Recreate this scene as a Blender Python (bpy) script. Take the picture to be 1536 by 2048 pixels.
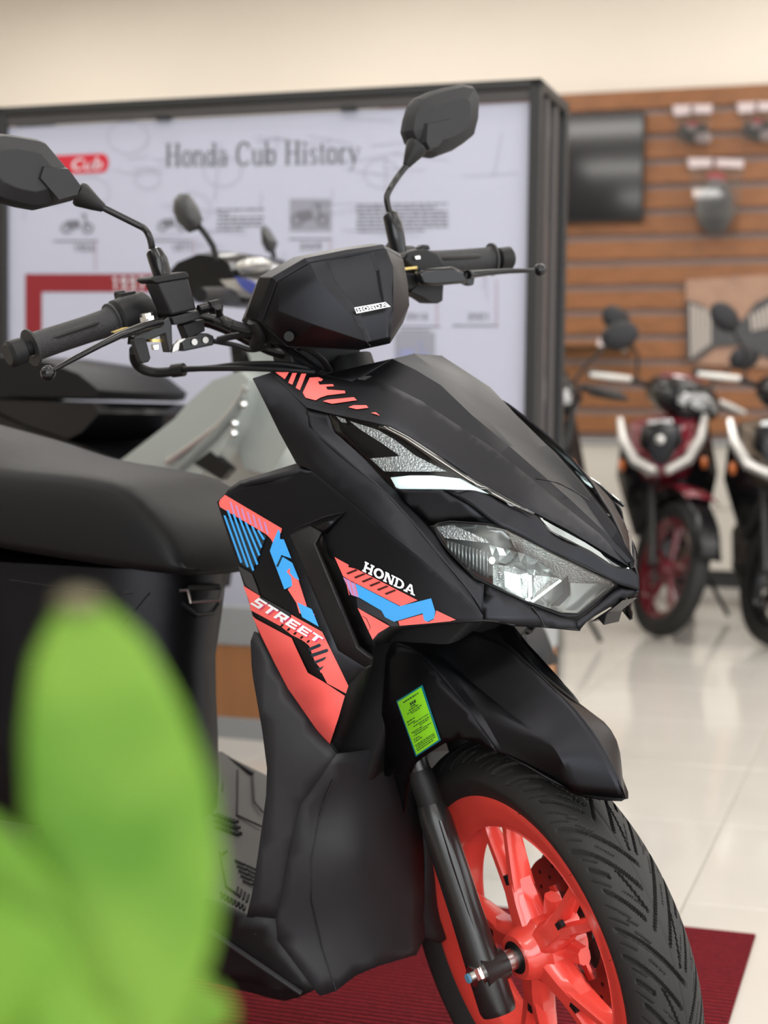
import bpy, bmesh, math, random
import numpy as np
from mathutils import Vector, Matrix
from mathutils.geometry import delaunay_2d_cdt
random.seed(4)
PI = math.pi
scene = bpy.context.scene
COL = scene.collection
for o_ in list(bpy.data.objects):
    bpy.data.objects.remove(o_)

# ------------------------------------------------------------------ camera
# World axes: +X is the direction the main scooter points, -Y its right flank, Z up, metres.
CAM_O = np.array([0.87689, -1.66488, 0.85615])
YAW, PITCH, ROLL, FPX = 2.163288, 0.0563141, 0.0121368, 3249.33
_fw = np.array([math.cos(PITCH) * math.cos(YAW), math.cos(PITCH) * math.sin(YAW), -math.sin(PITCH)])
_r = np.cross(_fw, [0, 0, 1.0]); _r /= np.linalg.norm(_r)
_u = np.cross(_r, _fw)
CAM_R = math.cos(ROLL) * _r + math.sin(ROLL) * _u
CAM_U = -math.sin(ROLL) * _r + math.cos(ROLL) * _u
CAM_F = _fw
cam_data = bpy.data.cameras.new('camera')
cam = bpy.data.objects.new('camera', cam_data)
COL.objects.link(cam)
cam.matrix_world = Matrix((
    (CAM_R[0], CAM_U[0], -CAM_F[0], CAM_O[0]),
    (CAM_R[1], CAM_U[1], -CAM_F[1], CAM_O[1]),
    (CAM_R[2], CAM_U[2], -CAM_F[2], CAM_O[2]),
    (0, 0, 0, 1)))
cam_data.sensor_fit = 'VERTICAL'
cam_data.sensor_height = 36.0
cam_data.lens = FPX / 2048 * 36.0
cam_data.clip_start = 0.02
cam_data.dof.use_dof = True
cam_data.dof.focus_distance = 1.76
cam_data.dof.aperture_fstop = 4.6
scene.camera = cam

# ------------------------------------------------------------------ world, light, exposure
scene.view_settings.view_transform = 'Standard'
scene.view_settings.look = 'None'
scene.view_settings.gamma = 1.0
scene.view_settings.use_curve_mapping = False
scene.view_settings.exposure = -0.5
w = bpy.data.worlds.new('World'); scene.world = w
w.use_nodes = True
bg = w.node_tree.nodes['Background']
bg.inputs['Color'].default_value = (0.93, 0.96, 1.0, 1)
bg.inputs['Strength'].default_value = 0.9

# the room is turned against the scooter: u runs along the back wall to the right, v into the room
RA = math.radians(16.0)
RU = np.array([math.cos(RA), math.sin(RA), 0.0])
RV = np.array([-math.sin(RA), math.cos(RA), 0.0])
def room(u, v, z=0.0):
    p = RU * u + RV * v
    return Vector((p[0], p[1], z))
def area(name, u, v, z, su, sv, power, color=(1, 1, 1), rot=(0, 0, 0)):
    d = bpy.data.lights.new(name, 'AREA'); d.shape = 'RECTANGLE'
    d.size = su; d.size_y = sv; d.energy = power; d.color = color
    o = bpy.data.objects.new(name, d); COL.objects.link(o)
    o.location = room(u, v, z); o.rotation_euler = (rot[0], rot[1], RA + rot[2])
    return o
CEIL = 3.5
CEILING_LAMPS = [(u_, v_) for v_ in (-2.6, -0.4, 1.8, 4.0, 6.0) for u_ in (-4.6, -2.3, 0.0, 2.3, 4.6)]
for lu, lv in CEILING_LAMPS:
    area('ceiling_lamp_light', lu, lv, CEIL - 0.06, 1.15, 0.55, (24 if lv > 5 else 30) if lv > 3.9 else 20, (1.0, 0.965, 0.925))
# daylight through the right-hand shop windows; the front one is added as fill
area('window_daylight_and_fill', 5.35, 0.4, 1.65, 2.5, 9.0, 255, (0.92, 0.96, 1.0), (0, PI / 2, 0))
area('window_daylight_and_fill', 2.3, -5.38, 1.65, 5.6, 2.5, 340, (0.94, 0.97, 1.0), (PI / 2, 0, 0))

# ------------------------------------------------------------------ survey: a picture ray cut by a known plane
def ray(px, py):
    return CAM_F + CAM_R * ((px - 768) / FPX) - CAM_U * ((py - 1024) / FPX)
def S(px, py, Y):
    """point of the scooter body that lies Y metres off its middle plane"""
    d = ray(px, py)
    return CAM_O + d * ((Y - CAM_O[1]) / d[1])
RAKE = math.radians(26.5)
STEER_ANGLE = -0.498855
ST_AX = Vector((-math.sin(RAKE), 0, math.cos(RAKE)))
ST_O = Vector((-0.03 * math.cos(RAKE), 0, 0.25 - 0.03 * math.sin(RAKE)))
STEER = Matrix.Translation(ST_O) @ Matrix.Rotation(STEER_ANGLE, 4, ST_AX) @ Matrix.Translation(-ST_O)
_SI = np.array(STEER.inverted())
def _un(p):
    return _SI[:3, :3] @ p + _SI[:3, 3]
_a0 = _un(CAM_O)
def T(px, py, Y):
    """the same for what turns with the fork (coordinates with the bars straight)"""
    d = _SI[:3, :3] @ ray(px, py)
    return _a0 + d * ((Y - _a0[1]) / d[1])
def TX(px, py, X):
    d = _SI[:3, :3] @ ray(px, py)
    return _a0 + d * ((X - _a0[0]) / d[0])
def RVP(px, py, v):
    """point on the upright room plane at depth v -> (u, z)"""
    d = ray(px, py); k = (v - CAM_O @ RV) / (d @ RV); p = CAM_O + d * k
    return float(p @ RU), float(p[2])
def RFP(px, py, z=0.0):
    d = ray(px, py); k = (z - CAM_O[2]) / d[2]; p = CAM_O + d * k
    return float(p @ RU), float(p @ RV)

# ------------------------------------------------------------------ materials
def mat(name, color, rough=0.5, metal=0.0, bump=None, spec=0.5, coat=0.0, emit=None, noise=None, alpha=None):
    m = bpy.data.materials.new(name); m.use_nodes = True
    nt = m.node_tree; b = nt.nodes['Principled BSDF']
    b.inputs['Base Color'].default_value = (*color, 1)
    b.inputs['Roughness'].default_value = rough
    b.inputs['Metallic'].default_value = metal
    b.inputs['Specular IOR Level'].default_value = spec
    b.inputs['Coat Weight'].default_value = coat
    b.inputs['Coat Roughness'].default_value = 0.08
    if emit:
        b.inputs['Emission Color'].default_value = (*emit[0], 1)
        b.inputs['Emission Strength'].default_value = emit[1]
    tc = nt.nodes.new('ShaderNodeTexCoord')
    if noise:      # (scale, amount): gentle tone variation
        n = nt.nodes.new('ShaderNodeTexNoise'); n.inputs['Scale'].default_value = noise[0]; n.inputs['Detail'].default_value = 3
        nt.links.new(tc.outputs['Object'], n.inputs['Vector'])
        mx = nt.nodes.new('ShaderNodeMix'); mx.data_type = 'RGBA'
        k = noise[1]
        mx.inputs['A'].default_value = (*[max(0, c * (1 - k)) for c in color], 1)
        mx.inputs['B'].default_value = (*[min(1, c * (1 + k)) for c in color], 1)
        nt.links.new(n.outputs['Fac'], mx.inputs['Factor']); nt.links.new(mx.outputs['Result'], b.inputs['Base Color'])
    if bump:       # (scale, strength, distance)
        n = nt.nodes.new('ShaderNodeTexNoise'); n.inputs['Scale'].default_value = bump[0]; n.inputs['Detail'].default_value = 2
        nt.links.new(tc.outputs['Object'], n.inputs['Vector'])
        bp = nt.nodes.new('ShaderNodeBump'); bp.inputs['Strength'].default_value = bump[1]; bp.inputs['Distance'].default_value = bump[2]
        nt.links.new(n.outputs['Fac'], bp.inputs['Height']); nt.links.new(bp.outputs['Normal'], b.inputs['Normal'])
    return m
def clear_mat(name, tint=(1, 1, 1), refl=0.12):
    """thin clear plastic: mostly lets light through, mirrors a little at grazing angles"""
    m = bpy.data.materials.new(name); m.use_nodes = True; nt = m.node_tree
    nt.nodes.clear()
    out = nt.nodes.new('ShaderNodeOutputMaterial'); mx = nt.nodes.new('ShaderNodeMixShader')
    tr = nt.nodes.new('ShaderNodeBsdfTransparent'); tr.inputs['Color'].default_value = (*tint, 1)
    gl = nt.nodes.new('ShaderNodeBsdfGlossy'); gl.inputs['Roughness'].default_value = 0.03
    fr = nt.nodes.new('ShaderNodeFresnel'); fr.inputs['IOR'].default_value = 1.5
    ad = nt.nodes.new('ShaderNodeMath'); ad.operation = 'ADD'; ad.inputs[1].default_value = refl * 0.3
    nt.links.new(fr.outputs['Fac'], ad.inputs[0]); nt.links.new(ad.outputs['Value'], mx.inputs['Fac'])
    nt.links.new(tr.outputs['BSDF'], mx.inputs[1]); nt.links.new(gl.outputs['BSDF'], mx.inputs[2])
    nt.links.new(mx.outputs['Shader'], out.inputs['Surface'])
    return m
MAT = {
    'paint': mat('matte_black_paint', (0.0275, 0.0280, 0.0318), 0.43, 1.0, bump=(1800, 0.06, 0.0003), spec=0.2),
        'plastic': mat('black_plastic', (0.0075, 0.0075, 0.0082), 0.52, bump=(900, 0.12, 0.0005), spec=0.28),
    'plastic_grey': mat('charcoal_plastic', (0.015, 0.015, 0.017), 0.52, bump=(900, 0.12, 0.0005), spec=0.3),
    'rubber': mat('tyre_rubber', (0.014, 0.0135, 0.013), 0.6, bump=(900, 0.15, 0.0004), noise=(30, 0.4), spec=.4),
    'grip_rubber': mat('grip_rubber', (0.014, 0.014, 0.016), 0.55, bump=(600, 0.9, 0.0016)),
    'gloss_black': mat('gloss_black', (0.006, 0.006, 0.007), 0.22, spec=0.35),
    'fork_black': mat('fork_black', (0.012, 0.012, 0.012), 0.3),
    'rim_red': mat('coral_red_rim_paint', (0.82, 0.072, 0.052), 0.24, coat=0.5),
    'red': mat('coral_red_decal', (0.93, 0.13, 0.115), 0.38),
    'blue': mat('sky_blue_decal', (0.045, 0.33, 0.76), 0.38),
    'violet': mat('violet_decal', (0.42, 0.26, 0.55), 0.38),
    'white_decal': mat('white_decal', (0.86, 0.86, 0.88), 0.35),
    'pink_decal': mat('magenta_decal', (0.62, 0.05, 0.16), 0.38),
    'navy_decal': mat('navy_decal', (0.008, 0.022, 0.035), 0.38),
    'satin_decal': mat('satin_grey_decal', (0.022, 0.022, 0.027), 0.3),
    'maroon': mat('deep_maroon_decal', (0.045, 0.004, 0.004), 0.4),
    'chrome': mat('bright_steel', (0.72, 0.71, 0.68), 0.16, 1.0),
    'steel': mat('brushed_steel', (0.46, 0.45, 0.43), 0.32, 1.0),
    'brass': mat('brass_ring', (0.50, 0.38, 0.14), 0.35, 1.0),
    'silver': mat('lamp_reflector', (0.62, 0.66, 0.66), 0.16, 0.55, bump=(380, 0.9, 0.003)),
    'silver_dim': mat('lamp_bezel_silver', (0.30, 0.33, 0.33), 0.25, 0.6),
    'disc': mat('disc_steel', (0.26, 0.15, 0.14), 0.35, 1.0),
    'clear': clear_mat('clear_lens'),
    'dark_lens': mat('smoked_lens', (0.010, 0.012, 0.012), 0.06, coat=1.0),
    'drl': mat('white_light_guide', (0.8, 0.9, 0.9), 0.3, emit=((0.80, 1.0, 0.98), 1.0)),
    'led': mat('lit_led', (1, 1, 1), 0.3, emit=((0.86, 1.0, 0.93), 22.0)),
    'led_soft': mat('lit_reflector_glow', (0.8, 0.9, 0.85), 0.2, emit=((0.78, 1.0, 0.90), 0.40)),
    'seat': mat('seat_vinyl', (0.007, 0.007, 0.0075), 0.48, bump=(1200, 0.25, 0.0008), spec=0.18),
    'footboard': mat('taupe_footboard_plastic', (0.055, 0.050, 0.046), 0.6),
    'mirror_shell': mat('mirror_shell', (0.03, 0.03, 0.031), 0.5),
    'mirror_glass': mat('mirror_glass', (0.8, 0.8, 0.8), 0.02, 1.0),
    'lime': mat('lime_label', (0.24, 0.66, 0.015), 0.4),
    'teal_edge': mat('teal_label_border', (0.0, 0.16, 0.21), 0.4),
    'ink': mat('dark_ink', (0.012, 0.05, 0.02), 0.6),
    'caliper': mat('caliper_grey', (0.16, 0.16, 0.16), 0.4, 0.6),
    'blue_plastic': mat('blue_tag', (0.03, 0.12, 0.5), 0.5),
    'blue_mark': mat('blue_paint_mark', (0.10, 0.27, 0.42), 0.4),
    'shell_white': mat('clear_white_tip', (0.7, 0.75, 0.8), 0.2),
}

# ------------------------------------------------------------------ mesh helpers
class MB:
    def __init__(self): self.v = []; self.f = []
    def add(self, verts, faces):
        k = len(self.v); self.v += [tuple(map(float, p)) for p in verts]; self.f += [tuple(i + k for i in f) for f in faces]; return self
    def box(self, c, s, R=None):
        hx, hy, hz = s[0] / 2, s[1] / 2, s[2] / 2
        vs = [Vector((x, y, z)) for x in (-hx, hx) for y in (-hy, hy) for z in (-hz, hz)]
        if R is not None: vs = [R @ p for p in vs]
        vs = [p + Vector(c) for p in vs]
        return self.add(vs, [(0, 1, 3, 2), (4, 6, 7, 5), (0, 4, 5, 1), (2, 3, 7, 6), (0, 2, 6, 4), (1, 5, 7, 3)])
    def rings(self, rings, cap=True, close=True):
        n = len(rings[0]); fs = []; vs = [p for r in rings for p in r]
        for i in range(len(rings) - 1):
            for j in range(n if close else n - 1):
                a = i * n + j; b = i * n + (j + 1) % n
                fs.append((a, b, b + n, a + n))
        if cap:
            fs.append(tuple(range(n - 1, -1, -1))); m = (len(rings) - 1) * n; fs.append(tuple(range(m, m + n)))
        return self.add(vs, fs)
    def tube(self, path, rad, n=10, cap=True, flat=1.0, up=(0, 0, 1)):
        path = [Vector(p) for p in path]
        if not hasattr(rad, '__len__'): rad = [rad] * len(path)
        rings = []; prev = None
        for i, p in enumerate(path):
            if i == 0: t = path[1] - p
            elif i == len(path) - 1: t = p - path[i - 1]
            else: t = (path[i + 1] - p).normalized() + (p - path[i - 1]).normalized()
            t.normalize()
            if prev is None:
                x = t.cross(Vector(up))
                if x.length < 1e-3: x = t.cross(Vector((1, 0, 0)))
            else: x = prev - t * prev.dot(t)
            x.normalize(); prev = x; y = t.cross(x)
            rings.append([p + x * (rad[i] * math.cos(a)) + y * (rad[i] * flat * math.sin(a)) for a in (2 * PI * k / n for k in range(n))])
        return self.rings(rings, cap)
    def cyl(self, p0, p1, r0, r1=None, n=16): return self.tube([p0, p1], [r0, r0 if r1 is None else r1], n)
    def lathe(self, prof, o=(0, 0, 0), axis=(0, 0, 1), n=32, a0=0, a1=2 * PI, cap=False):
        """prof = [(radius, along axis)]"""
        ax = Vector(axis).normalized(); x = ax.orthogonal().normalized(); y = ax.cross(x); o = Vector(o)
        full = abs(a1 - a0 - 2 * PI) < 1e-6; m = n if full else n + 1
        rings = [[o + ax * h + (x * math.cos(a) + y * math.sin(a)) * r for a in (a0 + (a1 - a0) * k / n for k in range(m))] for r, h in prof]
        return self.rings(rings, cap, full)
    def sphere(self, c, r, n=14, s=(1, 1, 1), R=None):
        vs = []; m = n // 2; c = Vector(c)
        for i in range(m + 1):
            th = PI * i / m
            for j in range(n):
                p = Vector((r * s[0] * math.sin(th) * math.cos(2 * PI * j / n), r * s[1] * math.sin(th) * math.sin(2 * PI * j / n), r * s[2] * math.cos(th)))
                if R is not None: p = R @ p
                vs.append(c + p)
        fs = [(i * n + j, i * n + (j + 1) % n, (i + 1) * n + (j + 1) % n, (i + 1) * n + j) for i in range(m) for j in range(n)]
        return self.add(vs, fs)
    def prism(self, poly, vec):
        poly = [Vector(p) for p in poly]; vec = Vector(vec); n = len(poly)
        return self.add(poly + [p + vec for p in poly],
                        [tuple(range(n - 1, -1, -1)), tuple(range(n, 2 * n))] + [(i, (i + 1) % n, n + (i + 1) % n, n + i) for i in range(n)])
    def mirrored(self):
        m = MB(); m.v = [(x, -y, z) for x, y, z in self.v]; m.f = [tuple(reversed(f)) for f in self.f]; return m

def to_mesh(name, mb, m, angle=32, clean=True, weld=True):
    me = bpy.data.meshes.new(name)
    me.from_pydata(mb.v, [], mb.f); me.validate()
    if clean:
        bm = bmesh.new(); bm.from_mesh(me)
        if weld: bmesh.ops.remove_doubles(bm, verts=bm.verts, dist=1e-5)
        bmesh.ops.recalc_face_normals(bm, faces=bm.faces)
        bm.to_mesh(me); bm.free()
    elif weld:
        bm = bmesh.new(); bm.from_mesh(me); bmesh.ops.remove_doubles(bm, verts=bm.verts, dist=1e-5); bm.to_mesh(me); bm.free()
    me.polygons.foreach_set('use_smooth', [True] * len(me.polygons))
    me.update()
    me.set_sharp_from_angle(angle=math.radians(angle))
    if m is not None: me.materials.append(MAT[m] if isinstance(m, str) else m)
    return me
def link(name, me, parent=None, steer=False):
    o = bpy.data.objects.new(name, me); COL.objects.link(o)
    if parent is not None:
        o.parent = parent
        if parent.type == 'EMPTY': o.matrix_parent_inverse = parent.matrix_basis.inverted()
    if steer: o.matrix_basis = STEER
    return o
def obj(name, mb, m, parent=None, steer=False, angle=32, bevel=0, solid=0, sub=0, clean=True, weld=True):
    o = link(name, to_mesh(name, mb, m, angle, clean, weld), parent, steer)
    if solid:
        s = o.modifiers.new('thickness', 'SOLIDIFY'); s.thickness = solid; s.offset = -1
    if bevel:
        b = o.modifiers.new('bevel', 'BEVEL'); b.width = bevel; b.segments = 2; b.limit_method = 'ANGLE'; b.angle_limit = math.radians(28)
    if sub:
        s = o.modifiers.new('sub', 'SUBSURF'); s.levels = sub; s.render_levels = sub
    return o
def thing(name, label, cat, loc=(0, 0, 0), group=None, rz=0.0):
    o = bpy.data.objects.new(name, None); COL.objects.link(o); o.empty_display_size = 0.1
    o.location = loc; o.rotation_euler = (0, 0, rz)
    o['label'] = label; o['category'] = cat
    if group: o['group'] = group
    o.matrix_basis = Matrix.Translation(Vector(loc)) @ Matrix.Rotation(rz, 4, 'Z')
    return o
def tag(o, label, cat, group=None):
    o['label'] = label; o['category'] = cat
    if group: o['group'] = group
    return o
def struct(o):
    o['kind'] = 'structure'; return o

def catmull(pts, n=6):
    P = [np.array(p, float) for p in pts]; out = []
    for i in range(len(P) - 1):
        p0 = P[max(i - 1, 0)]; p1 = P[i]; p2 = P[i + 1]; p3 = P[min(i + 2, len(P) - 1)]
        for k in range(n):
            t = k / n
            out.append(0.5 * ((2 * p1) + (p2 - p0) * t + (2 * p0 - 5 * p1 + 4 * p2 - p3) * t * t + (3 * p1 - p0 - 3 * p2 + p3) * t ** 3))
    out.append(P[-1]); return out

# a surface measured at a few points, smooth in between
class Surf:
    def __init__(self, ctrl, steer=False, axis='Y', smooth=.04):
        c = np.array(ctrl, float); self.c = c[:, :2] / 100; self.fn = (TX if axis == 'X' else T) if steer else S
        n = len(c); d = np.linalg.norm(self.c[:, None] - self.c[None], axis=2)
        K = np.where(d > 0, d * d * np.log(d + 1e-12), 0) + np.eye(n) * smooth
        A = np.zeros((n + 3, n + 3)); A[:n, :n] = K; A[:n, n] = 1; A[:n, n + 1:] = self.c; A[n, :n] = 1; A[n + 1:, :n] = self.c.T
        self.w = np.linalg.solve(A + np.eye(n + 3) * 1e-9, np.r_[c[:, 2], 0, 0, 0])
    def Y(self, px, py):
        q = np.array([px, py]) / 100; d = np.linalg.norm(self.c - q, axis=1)
        return float(self.w[:len(self.c)] @ np.where(d > 0, d * d * np.log(d + 1e-12), 0) + self.w[-3] + self.w[-2:] @ q)
    def P(self, px, py): return self.fn(px, py, self.Y(px, py))
def inside(p, poly):
    x, y = p; c = False; n = len(poly)
    for i in range(n):
        x1, y1 = poly[i]; x2, y2 = poly[(i + 1) % n]
        if (y1 > y) != (y2 > y) and x < (x2 - x1) * (y - y1) / (y2 - y1) + x1: c = not c
    return c
def seg_dist(p, a, b):
    ax, ay = a; bx, by = b; dx, dy = bx - ax, by - ay; L = dx * dx + dy * dy
    t = 0 if L == 0 else max(0, min(1, ((p[0] - ax) * dx + (p[1] - ay) * dy) / L))
    return math.hypot(p[0] - ax - t * dx, p[1] - ay - t * dy)
def patch(surf, outline, holes=(), step=22, lift=0.0, toward=None):
    """triangulated piece of a Surf inside an outline; returns MB facing outwards"""
    loops = [list(outline)] + [list(h) for h in holes]; pts = []; edges = []
    for lp in loops:
        k = len(pts); dense = []
        for i in range(len(lp)):
            a, b = lp[i], lp[(i + 1) % len(lp)]; m = max(1, int(math.hypot(b[0] - a[0], b[1] - a[1]) / step))
            dense += [(a[0] + (b[0] - a[0]) * j / m, a[1] + (b[1] - a[1]) * j / m) for j in range(m)]
        pts += dense; n = len(dense); edges += [(k + i, k + (i + 1) % n) for i in range(n)]
    xs = [p[0] for p in outline]; ys = [p[1] for p in outline]
    y = min(ys) + step * .5
    while y < max(ys):
        x = min(xs) + step * .5
        while x < max(xs):
            q = (x, y)
            if inside(q, loops[0]) and not any(inside(q, h) for h in loops[1:]) and \
               all(seg_dist(q, lp[i], lp[(i + 1) % len(lp)]) > step * .45 for lp in loops for i in range(len(lp))): pts.append(q)
            x += step
        y += step
    V2, E2, F2, *_ = delaunay_2d_cdt([Vector(p) for p in pts], edges, [], 0, 1e-4)
    P3 = [surf.P(p.x, p.y) for p in V2]; fs = []
    nrm = np.zeros((len(P3), 3))
    for f in F2:
        c = (sum(V2[i].x for i in f) / 3, sum(V2[i].y for i in f) / 3)
        if inside(c, loops[0]) and not any(inside(c, h) for h in loops[1:]):
            a, b, d = (P3[i] for i in f); nn = np.cross(b - a, d - a)
            view = (CAM_O if surf.fn is S else _a0) - a
            if nn @ view < 0: f = tuple(reversed(f)); nn = -nn
            fs.append(tuple(f))
            for i in f: nrm[i] += nn
    if lift:
        L = np.linalg.norm(nrm, axis=1)[:, None]; L[L == 0] = 1
        P3 = list(np.array(P3) + nrm / L * lift)
    m = MB(); used = sorted({i for f in fs for i in f}); ix = {i: k for k, i in enumerate(used)}
    m.v = [tuple(P3[i]) for i in used]; m.f = [tuple(ix[i] for i in f) for f in fs]
    return m
def loft(A, B, n=7, res=26, fn=None, deg=4, sm=True):
    """clean strip between two measured edge lines"""
    fn = fn or T
    def rs(L__):
        P__ = catmull([tuple(fn(*p)) for p in (fair(L__, deg) if sm else L__)], 6); d = np.r_[0, np.cumsum([np.linalg.norm(P__[i + 1] - P__[i]) for i in range(len(P__) - 1)])]; t = np.linspace(0, d[-1], res)
        return np.stack([np.interp(t, d, [p[k] for p in P__]) for k in range(3)], 1)
    a = rs(A); b = rs(B); mm = MB(); g = [[a[i] + (b[i] - a[i]) * j / n for j in range(n + 1)] for i in range(res)]
    for i in range(res - 1):
        for j in range(n):
            q = [g[i][j], g[i][j + 1], g[i + 1][j + 1], g[i + 1][j]]
            nn = np.cross(q[1] - q[0], q[3] - q[0]); f = (0, 1, 2, 3) if nn @ ((_a0 if fn is T else CAM_O) - q[0]) > 0 else (3, 2, 1, 0)
            mm.add(q, [f])
    return mm
def fair(line, deg=3):
    """even out the off-plane distances along an edge line"""
    a = np.array(line, float); d = np.r_[0, np.cumsum(np.hypot(*np.diff(a[:, :2], axis=0).T))]; d /= d[-1]
    y = np.polyval(np.polyfit(d, a[:, 2], min(deg, len(line) - 1)), d); return [(p[0], p[1], float(q)) for p, q in zip(line, y)]
def both(name, mb, m, parent, **kw):
    """the piece and its twin on the other flank"""
    a = obj(name, mb, m, parent, clean=False, **kw)
    b = obj(name, mb.mirrored(), m, parent, clean=False, **kw)
    return a, b

# ------------------------------------------------------------------ strokes for lettering (flat print): unit letters as polygons
def stroke(pts, wv, wh):
    """broad-nib stroke: wv = thickness of upright strokes, wh = of level ones; returns quads"""
    pts = [np.array(p, float) for p in pts]; L = []; R = []
    for i, p in enumerate(pts):
        t = (pts[min(i + 1, len(pts) - 1)] - pts[max(i - 1, 0)]); t = t / (np.linalg.norm(t) + 1e-9)
        n = np.array([-t[1], t[0]]); k = math.hypot(wv * n[0], wh * n[1]) / 2
        L.append(p + n * k); R.append(p - n * k)
    return [[tuple(L[i]), tuple(L[i + 1]), tuple(R[i + 1]), tuple(R[i])] for i in range(len(pts) - 1)]
def arc(cx, cy, rx, ry, a0, a1, n=12):
    return [(cx + rx * math.cos(math.radians(a0 + (a1 - a0) * i / n)), cy + ry * math.sin(math.radians(a0 + (a1 - a0) * i / n))) for i in range(n + 1)]
def rect(x0, y0, x1, y1): return [(x0, y0), (x1, y0), (x1, y1), (x0, y1)]
# =================================================================== the black scooter
HERO = thing('motor_scooter', 'matte black motor scooter with coral red and blue stripes and a coral red front wheel', 'scooter', (-0.6, 0, 0))
def H(name, mb, m, **kw): return obj(name, mb, m, HERO, **kw)
px2 = lambda L_: [(p[0], p[1]) for p in L_]

# ---- shared edge lines of the right flank: (picture x, picture y, metres off the middle plane)
U = [(545, 743, -.140), (568, 745, -.135), (636, 749, -.124), (704, 763, -.114), (766, 771, -.107), (839, 800, -.101), (894, 836, -.096),
     (993, 901, -.082), (1068, 961, -.066), (1120, 1005, -.050), (1200, 1068, -.026), (1254, 1126, -.006)]
L = [(540, 745, -.146), (576, 779, -.156), (613, 815, -.164), (657, 826, -.163), (714, 838, -.160), (779, 852, -.153), (818, 872, -.149),
     (880, 911, -.142), (946, 956, -.132), (1008, 990, -.118), (1070, 1025, -.098), (1133, 1058, -.075), (1258, 1133, -.008)]
CR1 = [(617, 853, -.172), (662, 896, -.174), (714, 940, -.174), (766, 982, -.172), (818, 1037, -.168), (864, 1093, -.162), (940, 1185, -.150), (966, 1230, -.144)]
CR2 = [(626, 943, -.182), (706, 1008, -.184), (790, 1078, -.182), (843, 1118, -.178), (894, 1161, -.170), (940, 1204, -.158), (966, 1230, -.144)]
LB = [(657, 826, -.160), (670, 861, -.161), (683, 873, -.161), (736, 920, -.159), (787, 977, -.156), (858, 1052, -.151)]
HB = [(858, 1052, -.151), (898, 1106, -.147), (949, 1159, -.140), (986, 1177, -.134), (1056, 1209, -.113), (1121, 1235, -.086), (1152, 1242, -.070)]
ARCH = [(746, 1285, -.186), (755, 1273, -.184), (773, 1261, -.182), (796, 1255, -.179), (850, 1249, -.172), (911, 1245, -.160), (966, 1243, -.146)]
ARCH2 = [(966, 1243, -.146), (986, 1244, -.141), (1025, 1252, -.130), (1087, 1255, -.105), (1158, 1262, -.068)]

U = fair(U, 4); L = fair(L, 5); CR1 = fair(CR1, 3); CR2 = fair(CR2, 3); LB = fair(LB, 2); HB = fair(HB, 3); ARCH = fair(ARCH, 3); ARCH2 = fair(ARCH2, 2)
# ---- upper cover with the red stripes
ridge = [((a[0] + b[0]) / 2, (a[1] + b[1]) / 2, (a[2] + b[2]) / 2 - .004) for a, b in zip(U[2:11], L[4:13])]
s_top = Surf(U + L[1:-1] + [(620, 778, -.150), (700, 800, -.144), (790, 826, -.136), (860, 868, -.128), (960, 930, -.113), (1060, 990, -.092), (1160, 1062, -.052)], smooth=.2)
o_top = px2(U) + px2(L[::-1])
top_r, top_l = both('upper_cover', patch(s_top, o_top, step=13), 'paint', HERO, solid=.0025, bevel=.0008)

# ---- middle panel of the nose: seam line to seam line over a flat crest
FC = [(883, 711, .031), (920, 739, .031), (956, 767, .030), (1018, 836, .027), (1072, 895, .024), (1126, 953, .020), (1170, 1003, .015), (1225, 1075, .009), (1268, 1135, .003)]
crest = [S(*p) * np.array([1, -1, 1]) for p in FC]
seam = [S(*p) for p in U[3:]]
nose_in = [0.0, .003, .008, .014, .013, .010, .006, .002, 0]
cz = []
for i, p in enumerate(seam):
    t = i / (len(seam) - 1) * (len(crest) - 1); a = crest[int(t)]; b = crest[min(int(t) + 1, len(crest) - 1)]; cz.append(a + (b - a) * (t - int(t)))
m = MB(); rows = []
for i in range(len(seam)):
    q = seam[i] + np.array([-.45, 0, -.9]) * nose_in[i] * 0.6
    e = q + (cz[i] - q) * .14 + np.array([0, 0, -.001])
    mid_ = q + (cz[i] - q) * .62 + np.array([.002, 0, .006])
    rows.append([q, e, mid_, cz[i], cz[i] * np.array([1, -1, 1]), mid_ * np.array([1, -1, 1]), e * np.array([1, -1, 1]), q * np.array([1, -1, 1])])
for i in range(len(rows) - 1):
    for j in range(7): m.add([rows[i][j], rows[i + 1][j], rows[i + 1][j + 1], rows[i][j + 1]], [(0, 1, 2, 3)])
K1 = S(646, 749, -.122); K2 = S(772, 727, -.046); K3 = S(829, 722, -.036)
for sg in (1, -1):
    f = np.array([1, sg, 1])
    m.add([K1 * f, rows[0][0] * f, rows[0][2] * f, K3 * f], [(0, 1, 2, 3) if sg > 0 else (3, 2, 1, 0)])
    m.add([K3 * f, rows[0][2] * f, rows[0][3] * f], [(0, 1, 2) if sg > 0 else (2, 1, 0)])
mid_panel = H('nose_panel', m, 'paint', solid=.0025, bevel=.001, angle=14)
m = MB()   # the dark lip behind its crest
for sg in (1, -1):
    f = np.array([1, sg, 1])
    m.add([S(640, 748, -.122) * f, S(728, 758, -.104) * f, K3 * f, K2 * f], [(0, 1, 2, 3)])
m.add([K3, K3 * np.array([1, -1, 1]), K2 * np.array([1, -1, 1]), K2], [(0, 1, 2, 3)])
H('screen_lip', m, 'plastic', solid=.003)
seam_line = [S(*p) for p in [(1068, 960, -.062), (1110, 968, -.045), (1150, 988, -.02), (1174, 1004, -.006)]]
obj('panel_seam', MB().tube([Vector(p) + Vector((.002, 0, .0016)) for p in catmull(seam_line, 5)], .0009, 6), 'gloss_black', mid_panel)

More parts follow.
